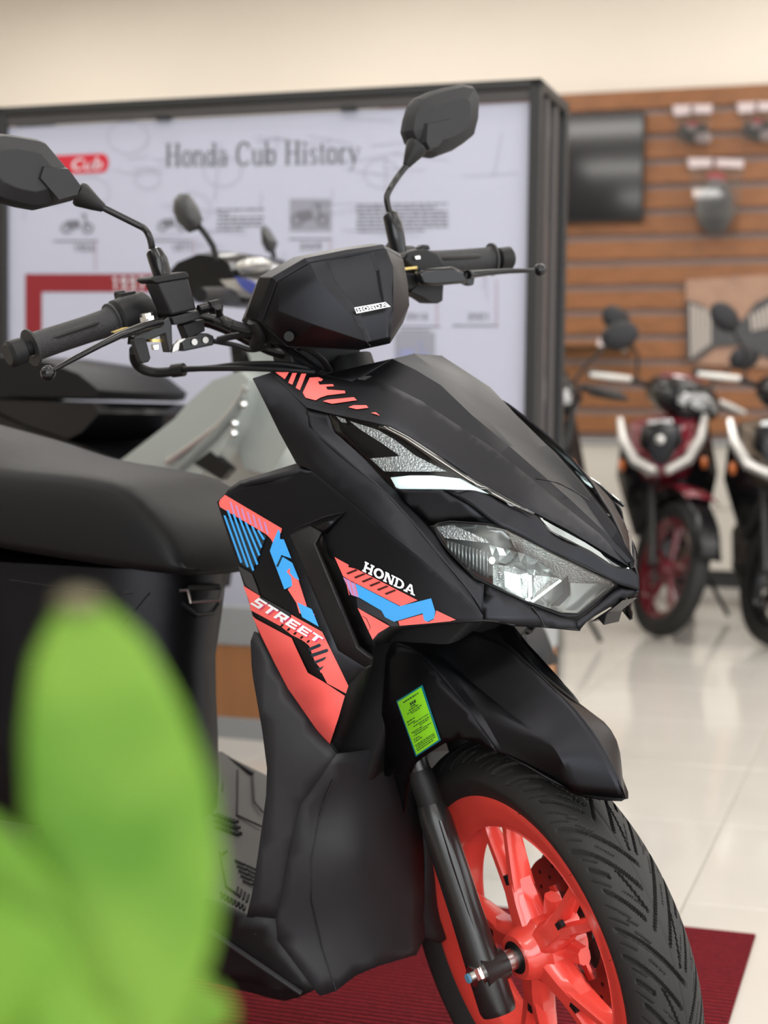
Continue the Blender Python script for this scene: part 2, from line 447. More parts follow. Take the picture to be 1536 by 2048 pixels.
# ---- upper strip of the flank, bevel strip and lower nose
s_strip = Surf([(505, 756, -.160)] + L[:3] + CR1 + CR2 + [(558, 865, -.171), (592, 927, -.177)], smooth=.003)
o_strip = [(505, 756)] + px2(L[:3]) + px2(CR1) + px2(CR2[::-1][1:]) + [(592, 927), (558, 865)]
both('flank_strip', patch(s_strip, o_strip, step=24), 'paint', HERO, solid=.0025, bevel=.0008)
inner_edge = [(657, 826, LB[0][2])] + LB[1:] + HB[1:3] + [(968, 1168, -.1385)]
mb_b = loft([(613, 815, L[2][2])] + CR1, inner_edge, 5, 34, S, 5)
s_chin = Surf(HB[2:] + ARCH2 + [(966, 1230, -.144)], smooth=.01)
q = patch(s_chin, [(968, 1168), (986, 1177), (1056, 1209), (1121, 1235), (1152, 1242), (1158, 1262)] + px2(ARCH2[::-1][1:]) + [(966, 1230)], step=18)
mb_b.add(q.v, q.f)
both('bevel_strip', mb_b, 'paint', HERO, solid=.0025)
m = MB().tube([Vector(S(*p)) + Vector((.0008, -.0006, 0)) for p in [(1063, 1213, -.111), (1078, 1232, -.107), (1089, 1254, -.104)]], .0007, 6)
both('nose_seam', m, 'gloss_black', HERO)

# ---- the big side shield with its vent
ROLL_IN = [(500, 1165, -.193), (532, 1240, -.196), (562, 1310, -.197), (600, 1380, -.194), (640, 1438, -.188), (672, 1478, -.180)]
ROLL_OUT = [(488, 1171, -.190), (505, 1230, -.187), (519, 1269, -.184), (548, 1326, -.177), (574, 1375, -.169), (605, 1420, -.161), (636, 1465, -.155), (660, 1490, -.151), (673, 1506, -.150)]
s_side = Surf(CR2 + [(451, 987, -.188), (434, 1004, -.191), (480, 974, -.186)] + ROLL_IN + ROLL_OUT + ARCH +
              [(726, 1339, -.188), (696, 1371, -.190), (692, 1389, -.188), (676, 1440, -.181), (560, 1090, -.192), (650, 1180, -.193), (800, 1180, -.182), (600, 1000, -.187)])
vent_r = [(746, 1284), (669, 1121), (657, 1112), (647, 1071), (643, 1063), (620, 1051), (579, 1069)]
o_side = [(451, 987), (480, 974)] + px2(CR2) + [(966, 1243)] + px2(ARCH[::-1][1:]) + vent_r[1:] + [(676, 1301), (730, 1335), (739, 1337), (726, 1339), (696, 1371), (691, 1392), (661, 1488)] + \
         px2(ROLL_OUT[::-1]) + [(434, 1004)]
side_r, side_l = both('side_shield', patch(s_side, o_side, step=11), 'paint', HERO, solid=.003, bevel=.0008)
# rear wing edge
s_ch = Surf([(592, 927, -.168), (540, 942, -.176), (480, 961, -.182), (456, 978, -.184), (626, 943, -.182), (550, 957, -.185), (480, 974, -.186), (451, 987, -.188)])
both('wing_edge', patch(s_ch, [(592, 927), (540, 943), (480, 961), (456, 978), (451, 987), (480, 974), (626, 943)], step=20), 'paint', HERO, solid=.0025)
# turned-in edge towards the wheel arch and the lower front edge
def flange(edge, dy, dx=0.0, dz=0.0, f0=None):
    mm = MB()
    n_e = len(edge) - 1; A = [S(*p) for p in edge]; B = [S(*p) + np.array([dx, dy, dz]) * (1 if f0 is None else f0 + (1 - f0) * i / n_e) for i, p in enumerate(edge)]
    for i in range(len(A) - 1): mm.add([A[i], A[i + 1], B[i + 1], B[i]], [(0, 1, 2, 3)])
    return mm
arch_edge = [(p[0], p[1], p[2]) for p in (ARCH2[::-1] + ARCH[::-1][1:])]
both('arch_lip', flange(arch_edge, .045, -.008, -.006, .12), 'plastic', HERO, solid=.002)
lip_o = [(741, 1333, -.187), (726, 1339, -.188), (696, 1371, -.190), (691, 1392, -.188), (676, 1440, -.172), (661, 1488, -.152), (673, 1506, -.150)]
lip_i = [(749, 1316, -.172), (745, 1334, -.165), (727, 1385, -.160), (721, 1405, -.158), (707, 1442, -.148), (690, 1480, -.138), (675, 1507, -.146)]
m = MB(); A = [S(*p) for p in lip_o]; B = [S(*p) for p in lip_i]
for i in range(len(A) - 1): m.add([A[i], A[i + 1], B[i + 1], B[i]], [(0, 1, 2, 3)])
both('shield_lip', m, 'plastic', HERO, solid=.002)

# vent: proud blade with a bevel and the dark duct behind it
def yv(p, d=0.0): return (p[0], p[1], s_side.Y(p[0], p[1]) + d)
blade = [yv((579, 1069)), yv((620, 1051)), yv((643, 1063), -.005), yv((629, 1088), -.012), yv((680, 1212), -.013), yv((714, 1296), -.012), yv((738, 1314), -.008), yv((745, 1319), -.004),
         yv((741, 1331)), yv((730, 1335)), yv((676, 1301)), yv((630, 1190))]
s_blade = Surf(blade)
b_r, b_l = both('vent_blade', patch(s_blade, px2(blade), step=18), 'plastic', HERO, solid=.002, bevel=.0006)
bev = [(643, 1063, -.005), (629, 1088, -.012), (680, 1212, -.013), (714, 1296, -.012), (738, 1314, -.008), (745, 1318, -.004)]
bev2 = [(645, 1070, .004), (635, 1088, .002), (686, 1210, .002), (719, 1291, .002), (742, 1309, .002), (747, 1312, .002)]
m = MB()
A = [S(*yv(p[:2], p[2])) for p in bev]; B = [S(*yv(p[:2], p[2])) for p in bev2]
for i in range(len(A) - 1): m.add([A[i], A[i + 1], B[i + 1], B[i]], [(0, 1, 2, 3)])
both('vent_bevel', m, 'plastic_grey', HERO, solid=.0015)
duct = [yv((645, 1070), .004), yv((635, 1088), .03), yv((686, 1210), .035), yv((719, 1291), .034), yv((744, 1308), .02), yv((748, 1290), .01), yv((746, 1284), .003), yv((669, 1121), .003), yv((657, 1112), .003)]
both('vent_duct', patch(Surf(duct), px2(duct), step=18), 'gloss_black' if False else 'plastic', HERO, solid=.002)
# creased dent above the vent
dent = [yv((691, 1024), .0), yv((620, 1051), .002), yv((582, 1066), .001)]
m = MB().tube([S(*yv((691, 1024), -.001)), S(*yv((650, 1034), -.0012)), S(*yv((579, 1062), -.0006))], [.0003, .0011, .0004], 6)
both('shield_crease', m, 'paint', HERO)
m = MB()
m.add([S(*yv((691, 1024), -.0012)), S(*yv((620, 1050), -.001)), S(*yv((644, 1062), -.0075)), ], [(0, 1, 2)])
m.add([S(*yv((691, 1024), -.0012)), S(*yv((644, 1062), -.0075)), S(*yv((655, 1068), -.0005)), ], [(0, 1, 2)])
both('vent_brow', m, 'paint', HERO, solid=.001)

# ---- red, blue and white stripes on the flank (vinyl, with its twin on the far flank)
def decal(surf, outline, m, host, lift, steer=False, twin=None, step=24, name='stripe'):
    mb = patch(surf, outline, step=step, lift=lift)
    a = obj(name, mb, m, host, clean=False, steer=False)
    if twin is not None: obj(name, mb.mirrored(), m, twin, clean=False)
    return a
def DS(outline, m, lift=.0005, step=9): decal(s_side, outline, m, side_r, lift + .0006, twin=side_l, step=step)
# big lower red field
DS([(506, 1231), (513, 1237), (585, 1276), (591, 1290), (617, 1345), (645, 1361), (690, 1391), (676, 1440), (661, 1487), (640, 1466), (608, 1420), (578, 1377), (551, 1326), (523, 1269)], 'red')
# red band with the word on it
DS([(488, 1171), (522, 1192), (519, 1201), (584, 1236), (583, 1229), (645, 1264), (697, 1371), (692, 1386), (655, 1366), (644, 1345), (641, 1344), (640, 1334), (631, 1323), (626, 1310), (620, 1292), (612, 1285), (605, 1280), (585, 1270), (562, 1252), (503, 1220), (499, 1200)], 'red')
for q in ([(618, 1296), (640, 1287), (644, 1291), (640, 1294), (620, 1302)], [(622, 1308), (655, 1297), (658, 1301), (655, 1304), (626, 1314)], [(629, 1322), (653, 1313), (652, 1317), (648, 1320), (632, 1327)], [(636, 1337), (649, 1331), (645, 1337), (640, 1341)]):
    DS(q, 'navy_decal', .0009)
# slits at the back of the word
for k in range(5):
    x, y = 562 + k * 13.0, 1252 + k * 8.0
    DS([(x, y), (x + 4.5, y - 4.5), (x + 8, y - 2.6), (x + 3, y + 2.2)], 'paint', .0009)
# upper red bar with violet and blue hatching
DS([(439, 1006), (441, 1000), (451, 990), (565, 1057), (563, 1066), (556, 1070), (547, 1086), (543, 1078), (534, 1069), (456, 1023), (441, 1014)], 'red')
for k in range(7):
    x0, y0 = 461 + k * 11.3, 1003 + k * 6.6
    DS([(x0, y0), (x0 + 3.4, y0 + 2), (x0 + 10.5, y0 + 26), (x0 + 7, y0 + 25)], 'violet', .0009)
for k, (xa, ya, xb, yb) in enumerate([(450, 1031, 484, 1126), (456, 1020, 497, 1135), (468, 1028, 508, 1142), (480, 1036, 516, 1130), (492, 1044, 520, 1112), (505, 1052, 524, 1096), (517, 1060, 529, 1080)]):
    DS([(xa - 1.6, ya), (xa + 2.6, ya), (xb + 2.2, yb - 2), (xb - 1.6, yb)], 'blue', .0007)
DS([(452, 1034), (534, 1072), (507, 1140), (497, 1135), (484, 1128)], 'navy_decal', .0004)
# blue bracket
DS([(558, 1058), (562, 1066), (561, 1078), (569, 1079), (584, 1117), (569, 1112), (564, 1110), (560, 1120), (556, 1128), (567, 1114), (586, 1126), (600, 1161), (590, 1158), (584, 1154), (586, 1172), (570, 1179), (541, 1102), (546, 1087)], 'blue', .0007)
DS([(564, 1112), (567, 1113), (558, 1134), (554, 1133)], 'navy_decal', .0011)
DS([(578, 1139), (582, 1137), (581, 1146), (590, 1156), (598, 1160), (614, 1210), (616, 1222), (632, 1230), (600, 1227), (594, 1206), (577, 1179), (586, 1172), (584, 1154), (575, 1144)], 'red', .0009)
DS([(596, 1205), (625, 1219), (639, 1254), (606, 1235)], 'blue', .0011)
DS([(477, 1131), (505, 1147), (517, 1178), (520, 1190), (494, 1172)], 'satin_decal', .0004)
DS([(521, 1192), (582, 1226), (582, 1236), (520, 1202)], 'satin_decal', .0006)
# front group below the lettering
DS([(670, 1114), (699, 1130), (697, 1134), (714, 1138), (836, 1200), (802, 1212), (700, 1160), (690, 1154), (687, 1152)], 'red')
for k in range(6):
    x, y = 693.5 + k * 15.3, 1146 + k * 8.1
    DS([(x, y), (x + 20, y - 8), (x + 24, y - 5.5), (x + 4, y + 3)], 'maroon', .0009)
DS([(687, 1154), (712, 1168), (719, 1195), (704, 1190)], 'violet', .0008)
for x in (692, 700, 708):
    DS([(x, 1157), (x + 1.5, 1158), (x + 9, 1191), (x + 7.5, 1190)], 'red', .0012)
DS([(712, 1167), (800, 1212), (863, 1196), (871, 1222), (869, 1236), (856, 1243), (849, 1240), (846, 1226), (789, 1243), (771, 1234), (764, 1221), (719, 1195)], 'blue', .0008)
DS([(797, 1242), (846, 1228), (850, 1240), (857, 1244), (868, 1238), (873, 1220), (912, 1239), (900, 1242), (860, 1246), (800, 1251)], 'red', .0006)
DS([(714, 1194), (764, 1222), (772, 1236), (795, 1244), (798, 1251), (782, 1253), (775, 1245), (716, 1216)], 'satin_decal', .0004)
DS([(716, 1216), (780, 1252), (772, 1257), (757, 1266), (746, 1279)], 'red', .0006)
m_line = [(725, 1232), (733, 1237), (741, 1255), (737, 1262)]
for a, b in zip(m_line[:-1], m_line[1:]):
    DS([(a[0], a[1]), (a[0] + 1.2, a[1] - .6), (b[0] + 1.2, b[1] - .6), (b[0], b[1])], 'maroon', .0009)

# ---- letters
W_ = .24; S_ = .16
SLAB = {
    'H': [rect(.08, 0, .30, 1), rect(.70, 0, .92, 1), rect(.3, .40, .7, .60), rect(0, 0, .40, S_), rect(.60, 0, 1, S_), rect(0, 1 - S_, .40, 1), rect(.60, 1 - S_, 1, 1)],
    'O': stroke(arc(.5, .5, .38, .40, 0, 360, 24), .25, .19),
    'N': [rect(.06, 0, .26, 1), rect(.76, 0, .94, 1), [(.06, 1), (.36, 1), (.94, 0), (.66, 0)], rect(0, 0, .36, S_), rect(.62, 1 - S_, 1.02, 1), rect(0, 1 - S_, .2, 1)],
    'D': [rect(.08, 0, .30, 1), rect(0, 0, .45, S_), rect(0, 1 - S_, .45, 1)] + stroke(arc(.44, .5, .40, .415, -90, 90, 16), .24, .17),
    'A': [[(0.02, 0), (.22, 0), (.58, 1), (.38, 1)], [(.78, 0), (1.0, 0), (.62, 1), (.40, 1)], rect(.25, .25, .75, .42), rect(-.06, 0, .34, S_), rect(.64, 0, 1.08, S_)],
}
TILT = {
    'S': [rect(.05, 0, .9, .22), rect(.1, .39, .9, .61), rect(.1, .78, 1.0, 1), rect(.68, .1, .92, .5), rect(.08, .5, .32, .9)],
    'T': [rect(0, .78, 1, 1), rect(.37, 0, .63, 1)],
    'R': [rect(.05, 0, .30, 1), rect(.05, .78, .95, 1), rect(.05, .36, .95, .58), rect(.70, .4, .95, .95), [(.45, .4), (.72, .4), (1.0, 0), (.72, 0)]],
    'E': [rect(.05, 0, .30, 1), rect(.05, .78, 1, 1), rect(.05, .39, .9, .6), rect(.05, 0, 1, .22)],
}
def word(font, text, quad, gap=.14, slant=0.0):
    """polygons of a word mapped into a picture quad (bottom left, bottom right, top right, top left)"""
    out = []; n = len(text); adv = 1 + gap; tot = n * adv - gap
    bl, br, tr, tl = [np.array(p, float) for p in quad]
    for i, ch in enumerate(text):
        for poly in font[ch]:
            pp = []
            for x, y in poly:
                s = (i * adv + x + slant * (y - .5)) / tot
                pp.append(tuple((bl + (br - bl) * s) * (1 - y) + (tl + (tr - tl) * s) * y))
            out.append(pp)
    return out
def lettering(name, surf, polys, m, host, lift, twin=None, label=None):
    mm = MB()
    for k, pl in enumerate(polys):
        q = patch(surf, pl, step=14, lift=lift + .0007 + .00002 * (k % 7)); mm.add(q.v, q.f)
    o = obj(name, mm, m, host, clean=False)
    if label: o['label'] = label
    return o
# HONDA on the flank: one mesh per side, the far one reads the right way round too
lettering('lettering', s_side, word(SLAB, 'HONDA', [(726, 1142), (829, 1190.5), (833, 1173), (732, 1122.5)], .06), 'white_decal', side_r, .0012, label='white slab-serif capitals below the upper crease')
st = word(TILT, 'STREET', [(505, 1208), (641, 1289), (646, 1275), (516, 1192)], .12, .28)
lettering('lettering', s_side, [[(x + 2.2, y + 2.2) for x, y in p] for p in st], 'pink_decal', side_r, .0011)
lettering('lettering', s_side, st, 'white_decal', side_r, .0014, label='white slanted capitals on the red band')

# stripes on the upper cover
def DT(outline, lift=.0012): decal(s_top, outline, 'red', top_r, lift, twin=top_l, step=9)
for q in ([(551, 746), (578, 746), (570, 760)], [(585, 748), (594, 747.5), (585, 771), (577, 767)], [(603, 749), (613, 749), (600, 782), (592, 777)],
          [(620, 757), (637, 756), (646, 760), (643, 764), (636, 764), (639, 771), (666, 770), (668, 774), (652, 775), (655, 781), (690, 783), (691, 788), (655, 792), (640, 797), (632, 802), (612, 797), (606, 787)],
          [(646, 804), (655, 801), (708, 796), (714, 802), (665, 809)], [(697, 816), (707, 812), (733, 812), (737, 817), (714, 820)], [(742, 827), (752, 826), (760, 833)]): DT(q)

# ---- lamps: turn signal with its white light bar
TSIG = [(658, 828), (714, 839), (779, 854), (818, 875), (880, 914), (946, 959), (1020, 1007), (987, 990), (961, 983), (886, 978), (800, 979), (789, 978), (736, 920), (684, 873), (671, 861)]
s_lamp = Surf(LB + [(714, 839, -.159), (779, 854, -.153), (880, 914, -.141), (946, 959, -.131), (1020, 1007, -.122), (961, 983, -.136), (886, 978, -.148), (800, 979, -.160)])
class Deep:
    """the same surface set back into the body"""
    def __init__(self, s, d): self.s = s; self.d = d; self.fn = s.fn
    def Y(self, x, y): return self.s.Y(x, y) + (self.d(x, y) if callable(self.d) else self.d)
    def P(self, x, y): return self.fn(x, y, self.Y(x, y))
ts_r, ts_l = both('turn_signal', patch(Deep(s_lamp, .012), TSIG, step=20), 'gloss_black', HERO, solid=.002)
def DL(surf, outline, m, name, lift=0.0, host=None, twin=None, **kw):
    mb = patch(surf, outline, lift=lift, step=14)
    obj(name, mb, m, host, clean=False, **kw)
    if twin is not None: obj(name, mb.mirrored(), m, twin, clean=False, **kw)
DL(Deep(s_lamp, .008), [(699, 842), (756, 860), (787, 878), (832, 912), (894, 943), (769, 943), (740, 917), (800, 912), (766, 888), (722, 860)], 'silver', 'reflector', host=ts_r, twin=ts_l)
DL(Deep(s_lamp, .006), [(672, 832), (690, 838), (694, 846), (684, 845)], 'silver', 'reflector', host=ts_r, twin=ts_l)  # silver patch standing in for small white glints
DL(Deep(s_lamp, .003), [(781, 955), (820, 951), (865, 951), (920, 957), (948, 972), (987, 990), (961, 982), (886, 977), (800, 978), (792, 975)], 'drl', 'light_bar', host=ts_r, twin=ts_l, solid=.004)
DL(Deep(s_lamp, .004), [(930, 954), (946, 958), (1021, 1007), (1012, 1004), (985, 989), (955, 974)], 'silver', 'reflector', host=ts_r, twin=ts_l)
DL(Deep(s_lamp, -.0005), TSIG, 'clear', 'clear_cover', host=ts_r, twin=ts_l)
# gloss strip under the cover edge
strip_u = [(760, 849), (779, 853), (818, 873), (880, 912), (946, 957), (1008, 991), (1070, 1026)]
strip_d = [(1062, 1030), (1000, 999), (938, 966), (873, 925), (811, 882), (775, 862), (756, 856)]
both('gloss_strip', patch(Deep(s_lamp, -.001), strip_u + strip_d, step=20), 'dark_lens', HERO, solid=.002)
m = MB().tube([Vector(S(p[0], p[1], s_lamp.Y(*p) - .0022)) for p in [(772, 856), (811, 876), (873, 917), (938, 960), (1000, 995), (1040, 1015)]], .0006, 6)
both('gloss_strip_highlight', m, 'steel', HERO)  # bright steel line draws the thin highlight along the strip

# ---- brow over the headlamp and the nose below the front position light
s_brow = Surf([(787, 977, -.161), (800, 980, -.160), (886, 979, -.149), (930, 981, -.142), (858, 1052, -.150), (900, 1044, -.143), (978, 1050, -.127), (987, 1045, -.128), (940, 1012, -.142)])
both('brow', patch(s_brow, [(788, 978), (886, 979), (905, 988), (945, 1012), (987, 1044), (978, 1050), (900, 1044), (859, 1052)], step=20), 'paint', HERO, solid=.0025)
N_A = [(940, 980, -.141), (961, 984, -.137), (1021, 1009, -.122), (1072, 1031, -.104), (1103, 1064, -.094), (1180, 1103, -.055), (1228, 1133, -.027), (1258, 1137, -.008), (1277, 1152, -.001)]
N_B = [(905, 988, -.149), (945, 1012, -.146), (987, 1044, -.140), (1014, 1058, -.133), (1100, 1101, -.104), (1160, 1131, -.070), (1223, 1161, -.032), (1242, 1170, -.020), (1279, 1181, 0.0)]
mb_n = loft(N_A, N_B, 5, 36, S, 5)
q = [S(886, 979, -.150), S(905, 988, -.149), S(940, 980, -.141)]; mb_n.add(q, [(0, 1, 2)])
both('nose_blade', mb_n, 'paint', HERO, solid=.0025)
s_pos = Surf(U[8:] + [(1070, 1027, -.099), (1133, 1060, -.076), (1258, 1134, -.009), (1103, 1064, -.094), (1180, 1103, -.055), (1228, 1133, -.027)])
pos = [(1072, 1029), (1133, 1061), (1200, 1099), (1256, 1134), (1228, 1134), (1180, 1104), (1103, 1065)]
pl_r, pl_l = both('position_light', patch(Deep(s_pos, .004), pos, step=16), 'dark_lens', HERO, solid=.002)
DL(Deep(s_pos, .001), [(1078, 1034), (1100, 1047), (1170, 1085), (1200, 1104), (1222, 1128), (1180, 1101), (1103, 1062)], 'silver_dim', 'reflector', host=pl_r, twin=pl_l)

# ---- headlamp
LENS = [(868, 1050), (900, 1045), (978, 1051), (1014, 1060), (1100, 1103), (1223, 1163), (1229, 1171), (1210, 1184), (1157, 1227), (1124, 1226), (1046, 1199), (986, 1170), (949, 1151), (890, 1093)]
lens_y = [-.150, -.147, -.141, -.133, -.104, -.032, -.021, -.031, -.063, -.083, -.114, -.133, -.142, -.151]
s_lens = Surf([(p[0], p[1], y) for p, y in zip(LENS, lens_y)] + [(1000, 1110, -.130), (1090, 1160, -.100)])
bez = [(858, 1052), (870, 1046), (900, 1041), (980, 1047), (1016, 1056), (1100, 1099), (1226, 1159), (1242, 1170), (1232, 1180), (1176, 1226), (1160, 1238), (1152, 1242), (1121, 1235), (1056, 1209), (986, 1177), (949, 1159), (898, 1106)]
hl_r, hl_l = both('headlight', patch(Deep(s_lens, .002), bez, holes=[LENS], step=20), 'gloss_black' if False else 'plastic', HERO, solid=.003)
dp = lambda x, y: .034
DL(Deep(s_lens, .046), LENS, 'silver_dim', 'lamp_bowl', host=hl_r, twin=hl_l, solid=.002)
DL(Deep(s_lens, lambda x, y: .012 + max(0, (y - (1050 + (x - 1014) * .48))) * .00040), [(1016, 1063), (1100, 1106), (1220, 1165), (1205, 1178), (1130, 1163), (1085, 1135), (1030, 1098)], 'silver', 'reflector', host=hl_r, twin=hl_l)
for k in range(12):     # ribbed inner reflector
    x = 893 + k * 7.2
    y0 = 1080 + k * 2.2; y1 = 1105 + k * 4.6
    DL(Deep(s_lens, .022), [(x, y0), (x + 4.6, y0 + 1.4), (x + 4.6, y1 + 2.5), (x, y1)], 'silver_dim', 'reflector_rib', host=hl_r, twin=hl_l, solid=.003)
DL(Deep(s_lens, .020), [(872, 1054), (905, 1050), (972, 1078), (978, 1086), (890, 1076)], 'silver', 'reflector', host=hl_r, twin=hl_l)
rl = random.Random(12); jit = {}
def crystal(base, amp):
    """facetted depth: a jittered value for every 9 px cell"""
    def f(x, y):
        k = (int(x // 9), int(y // 9))
        if k not in jit: jit[k] = rl.uniform(0, 1)
        return base + amp * jit[k]
    return f
DL(Deep(s_lens, crystal(.014, .008)), [(978, 1090), (1050, 1108), (1112, 1146), (1066, 1150), (1010, 1132), (985, 1112)], 'silver_dim', 'reflector', host=hl_r, twin=hl_l, angle=5)
DL(Deep(s_lens, crystal(.010, .010)), [(986, 1128), (1030, 1134), (1056, 1146), (1054, 1198), (1046, 1196), (986, 1168)], 'silver', 'reflector', host=hl_r, twin=hl_l, angle=5)
DL(Deep(s_lens, .009), [(1008, 1142), (1040, 1150), (1044, 1190), (1026, 1184), (1010, 1174)], 'led_soft', 'glow_facet', host=hl_r, twin=hl_l)
DL(Deep(s_lens, crystal(.008, .012)), [(1068, 1150), (1118, 1156), (1122, 1164), (1066, 1198)], 'silver', 'reflector', host=hl_r, twin=hl_l, angle=5)
DL(Deep(s_lens, .006), [(1060, 1202), (1120, 1158), (1124, 1162), (1066, 1206)], 'led_soft', 'glow_facet', host=hl_r, twin=hl_l)
DL(Deep(s_lens, .014), [(1126, 1160), (1136, 1150), (1140, 1190), (1118, 1212), (1100, 1212), (1126, 1186)], 'gloss_black', 'inner_bezel', host=hl_r, twin=hl_l)
DL(Deep(s_lens, .016), [(1140, 1166), (1222, 1168), (1156, 1222), (1130, 1220), (1143, 1192)], 'silver_dim', 'reflector', host=hl_r, twin=hl_l)
def dot(cx, cy, rx, ry, n=12): return [(cx + rx * math.cos(2 * PI * i / n), cy + ry * math.sin(2 * PI * i / n)) for i in range(n)]
for q in (dot(984, 1121, 6, 7), dot(1022, 1163, 6, 7), [(1057, 1150), (1063, 1151), (1064, 1192), (1057, 1198)], dot(1056, 1199, 5, 3)):
    DL(Deep(s_lens, .007), q, 'led', 'led', host=hl_r, twin=hl_l)
DL(Deep(s_lens, -.0005), LENS, 'clear', 'clear_cover', host=hl_r, twin=hl_l)
# nose underside
s_nb = Surf([(1158, 1262, -.068), (1173, 1244, -.060), (1192, 1231, -.045), (1249, 1197, -.014), (1275, 1189, 0), (1279, 1181, 0), (1240, 1172, -.017), (1176, 1227, -.055), (1152, 1242, -.070)])
both('nose_chin', patch(s_nb, [(1158, 1262), (1173, 1244), (1192, 1231), (1249, 1197), (1275, 1189), (1279, 1181), (1242, 1171), (1176, 1227), (1160, 1238), (1152, 1242)], step=18), 'paint', HERO, solid=.003)
m = MB().prism([S(1177, 1246, -.02), S(1246, 1200, -.02), S(1214, 1226, -.02), S(1207, 1251, -.02), S(1196, 1238, -.02)], (0, .04, 0))
H('chin_fin', m, 'paint', bevel=.001)

# ---- leg shield below
s_leg = Surf([(501, 1283, -.188), (503, 1330, -.188), (524, 1459, -.190), (534, 1537, -.191), (532, 1592, -.192), (516, 1709, -.195), (504, 1787, -.196), (493, 1834, -.196),
              (548, 1326, -.178), (605, 1420, -.168), (636, 1465, -.164), (673, 1508, -.158), (602, 1607, -.172), (590, 1650, -.174), (567, 1767, -.178), (551, 1838, -.180), (580, 1500, -.182), (540, 1400, -.186)])
o_leg = [(508, 1263), (501, 1283), (503, 1330), (506, 1357), (524, 1459), (534, 1537), (532, 1592), (516, 1709), (504, 1787), (493, 1834), (551, 1838), (567, 1767), (590, 1650), (602, 1607), (640, 1556), (673, 1508), (660, 1490), (636, 1465), (605, 1420), (574, 1375), (548, 1326), (520, 1268)]
both('leg_shield', patch(s_leg, o_leg, step=24), 'plastic_grey', HERO, solid=.004)
s_legb = Surf([(493, 1834, -.196), (551, 1838, -.180), (555, 1881, -.176), (629, 1979, -.160), (602, 1988, -.168), (497, 1967, -.170), (399, 1941, -.172), (300, 1915, -.172), (380, 1795, -.196), (437, 1808, -.197), (430, 1868, -.186), (250, 1780, -.194)])
both('floor_skirt', patch(s_legb, [(250, 1770), (380, 1790), (437, 1807), (493, 1832), (551, 1838), (555, 1881), (629, 1979), (602, 1988), (579, 1985), (497, 1967), (399, 1941), (250, 1905)], step=26), 'plastic', HERO, solid=.004)
m = MB().tube([S(420, 1862, -.190), S(500, 1917, -.186), S(560, 1958, -.179), S(603, 1987, -.170)], .0035, 8)
both('skirt_trim', m, 'plastic_grey', HERO)
s_fr = Surf([(673, 1508, -.158), (602, 1607, -.172), (590, 1650, -.174), (567, 1767, -.178), (551, 1838, -.180), (555, 1881, -.176), (629, 1979, -.160), (641, 1992, -.155), (672, 1982, -.14), (712, 1951, -.115), (760, 1931, -.09), (833, 1910, -.03), (850, 1875, 0),
             (850, 1795, 0), (845, 1650, 0), (840, 1500, 0), (760, 1496, -.085), (720, 1700, -.120), (640, 1620, -.150), (650, 1800, -.145)])
both('front_inner_cover', patch(s_fr, [(673, 1508), (700, 1506), (760, 1496), (840, 1490), (845, 1650), (850, 1795), (850, 1875), (833, 1910), (760, 1931), (712, 1951), (672, 1982), (641, 1992), (629, 1979), (555, 1881), (551, 1838), (567, 1767), (590, 1650), (602, 1607), (640, 1556)], step=28), 'plastic_grey', HERO, solid=.004)
m = MB().tube([S(p[0], p[1], s_fr.Y(p[0], p[1]) - .0006) for p in [(664, 1560, -.152), (637, 1640, -.153), (622, 1720, -.156), (622, 1800, -.156), (645, 1900, -.152), (672, 1980, -.140)]], .0008, 6)
both('cover_seam', m, 'gloss_black', HERO)
# black core that carries the panels, steering head and radiator area
m = MB()
def ring_sq(x, y, z0, z1): return [(x, -y, z0), (x, y, z0), (x, y, z1), (x, -y, z1)]
m.rings([ring_sq(-.28, .11, .30, .74), ring_sq(-.24, .11, .30, .80), ring_sq(-.16, .10, .52, .80), ring_sq(-.03, .07, .66, .74)])
H('inner_frame', m, 'plastic', bevel=.01)
m = MB().cyl(Vector((-.105, 0, .46)), Vector((-.30, 0, .93)), .032, .03, 20)
H('steering_head', m, 'plastic')
# rear face of the leg shield (rider side)
m = MB().rings([[(-.27, -.16, .40), (-.27, .16, .40), (-.285, .16, .40), (-.285, -.16, .40)], [(-.27, -.14, .62), (-.27, .14, .62), (-.29, .14, .62), (-.29, -.14, .62)], [(-.27, -.12, .84), (-.27, .12, .84), (-.29, .12, .84), (-.29, -.12, .84)]])
H('inner_leg_shield', m, 'plastic', bevel=.006)
# =================================================================== what turns with the fork
def HS(name, mb, m, **kw): return obj(name, mb, m, HERO, steer=True, **kw)
V3 = Vector
def TV(px, py, Y): return Vector(T(px, py, Y))
def TXV(px, py, X): return Vector(TX(px, py, X))

# ---- front wheel (straight-ahead coordinates: axle at 0,0,.25)
AXL = V3((0, 0, .25))
TYRE_R = .25
def wheel_pt(r, a, y): return V3((r * math.cos(a), y, .25 + r * math.sin(a)))
m = MB()
half = [(.150, -.020), (.157, -.024), (.165, -.027), (.176, -.0285), (.1890, -.0325), (.1910, -.0318), (.1910, -.0290), (.1860, -.0262), (.1770, -.0245), (.1690, -.018), (.1670, -.010)]
prof = half + [(r, -y) for r, y in half[::-1]] + [(.1520, .012), (.1500, -.012)]
prof.append(prof[0])
m.lathe([(r, y) for r, y in prof], AXL, (0, 1, 0), 96)
m.lathe([(.0155, -.040), (.026, -.040), (.030, -.034), (.033, -.020), (.040, -.014), (.040, .016), (.036, .024), (.034, .040), (.0155, .040)], AXL, (0, 1, 0), 40)
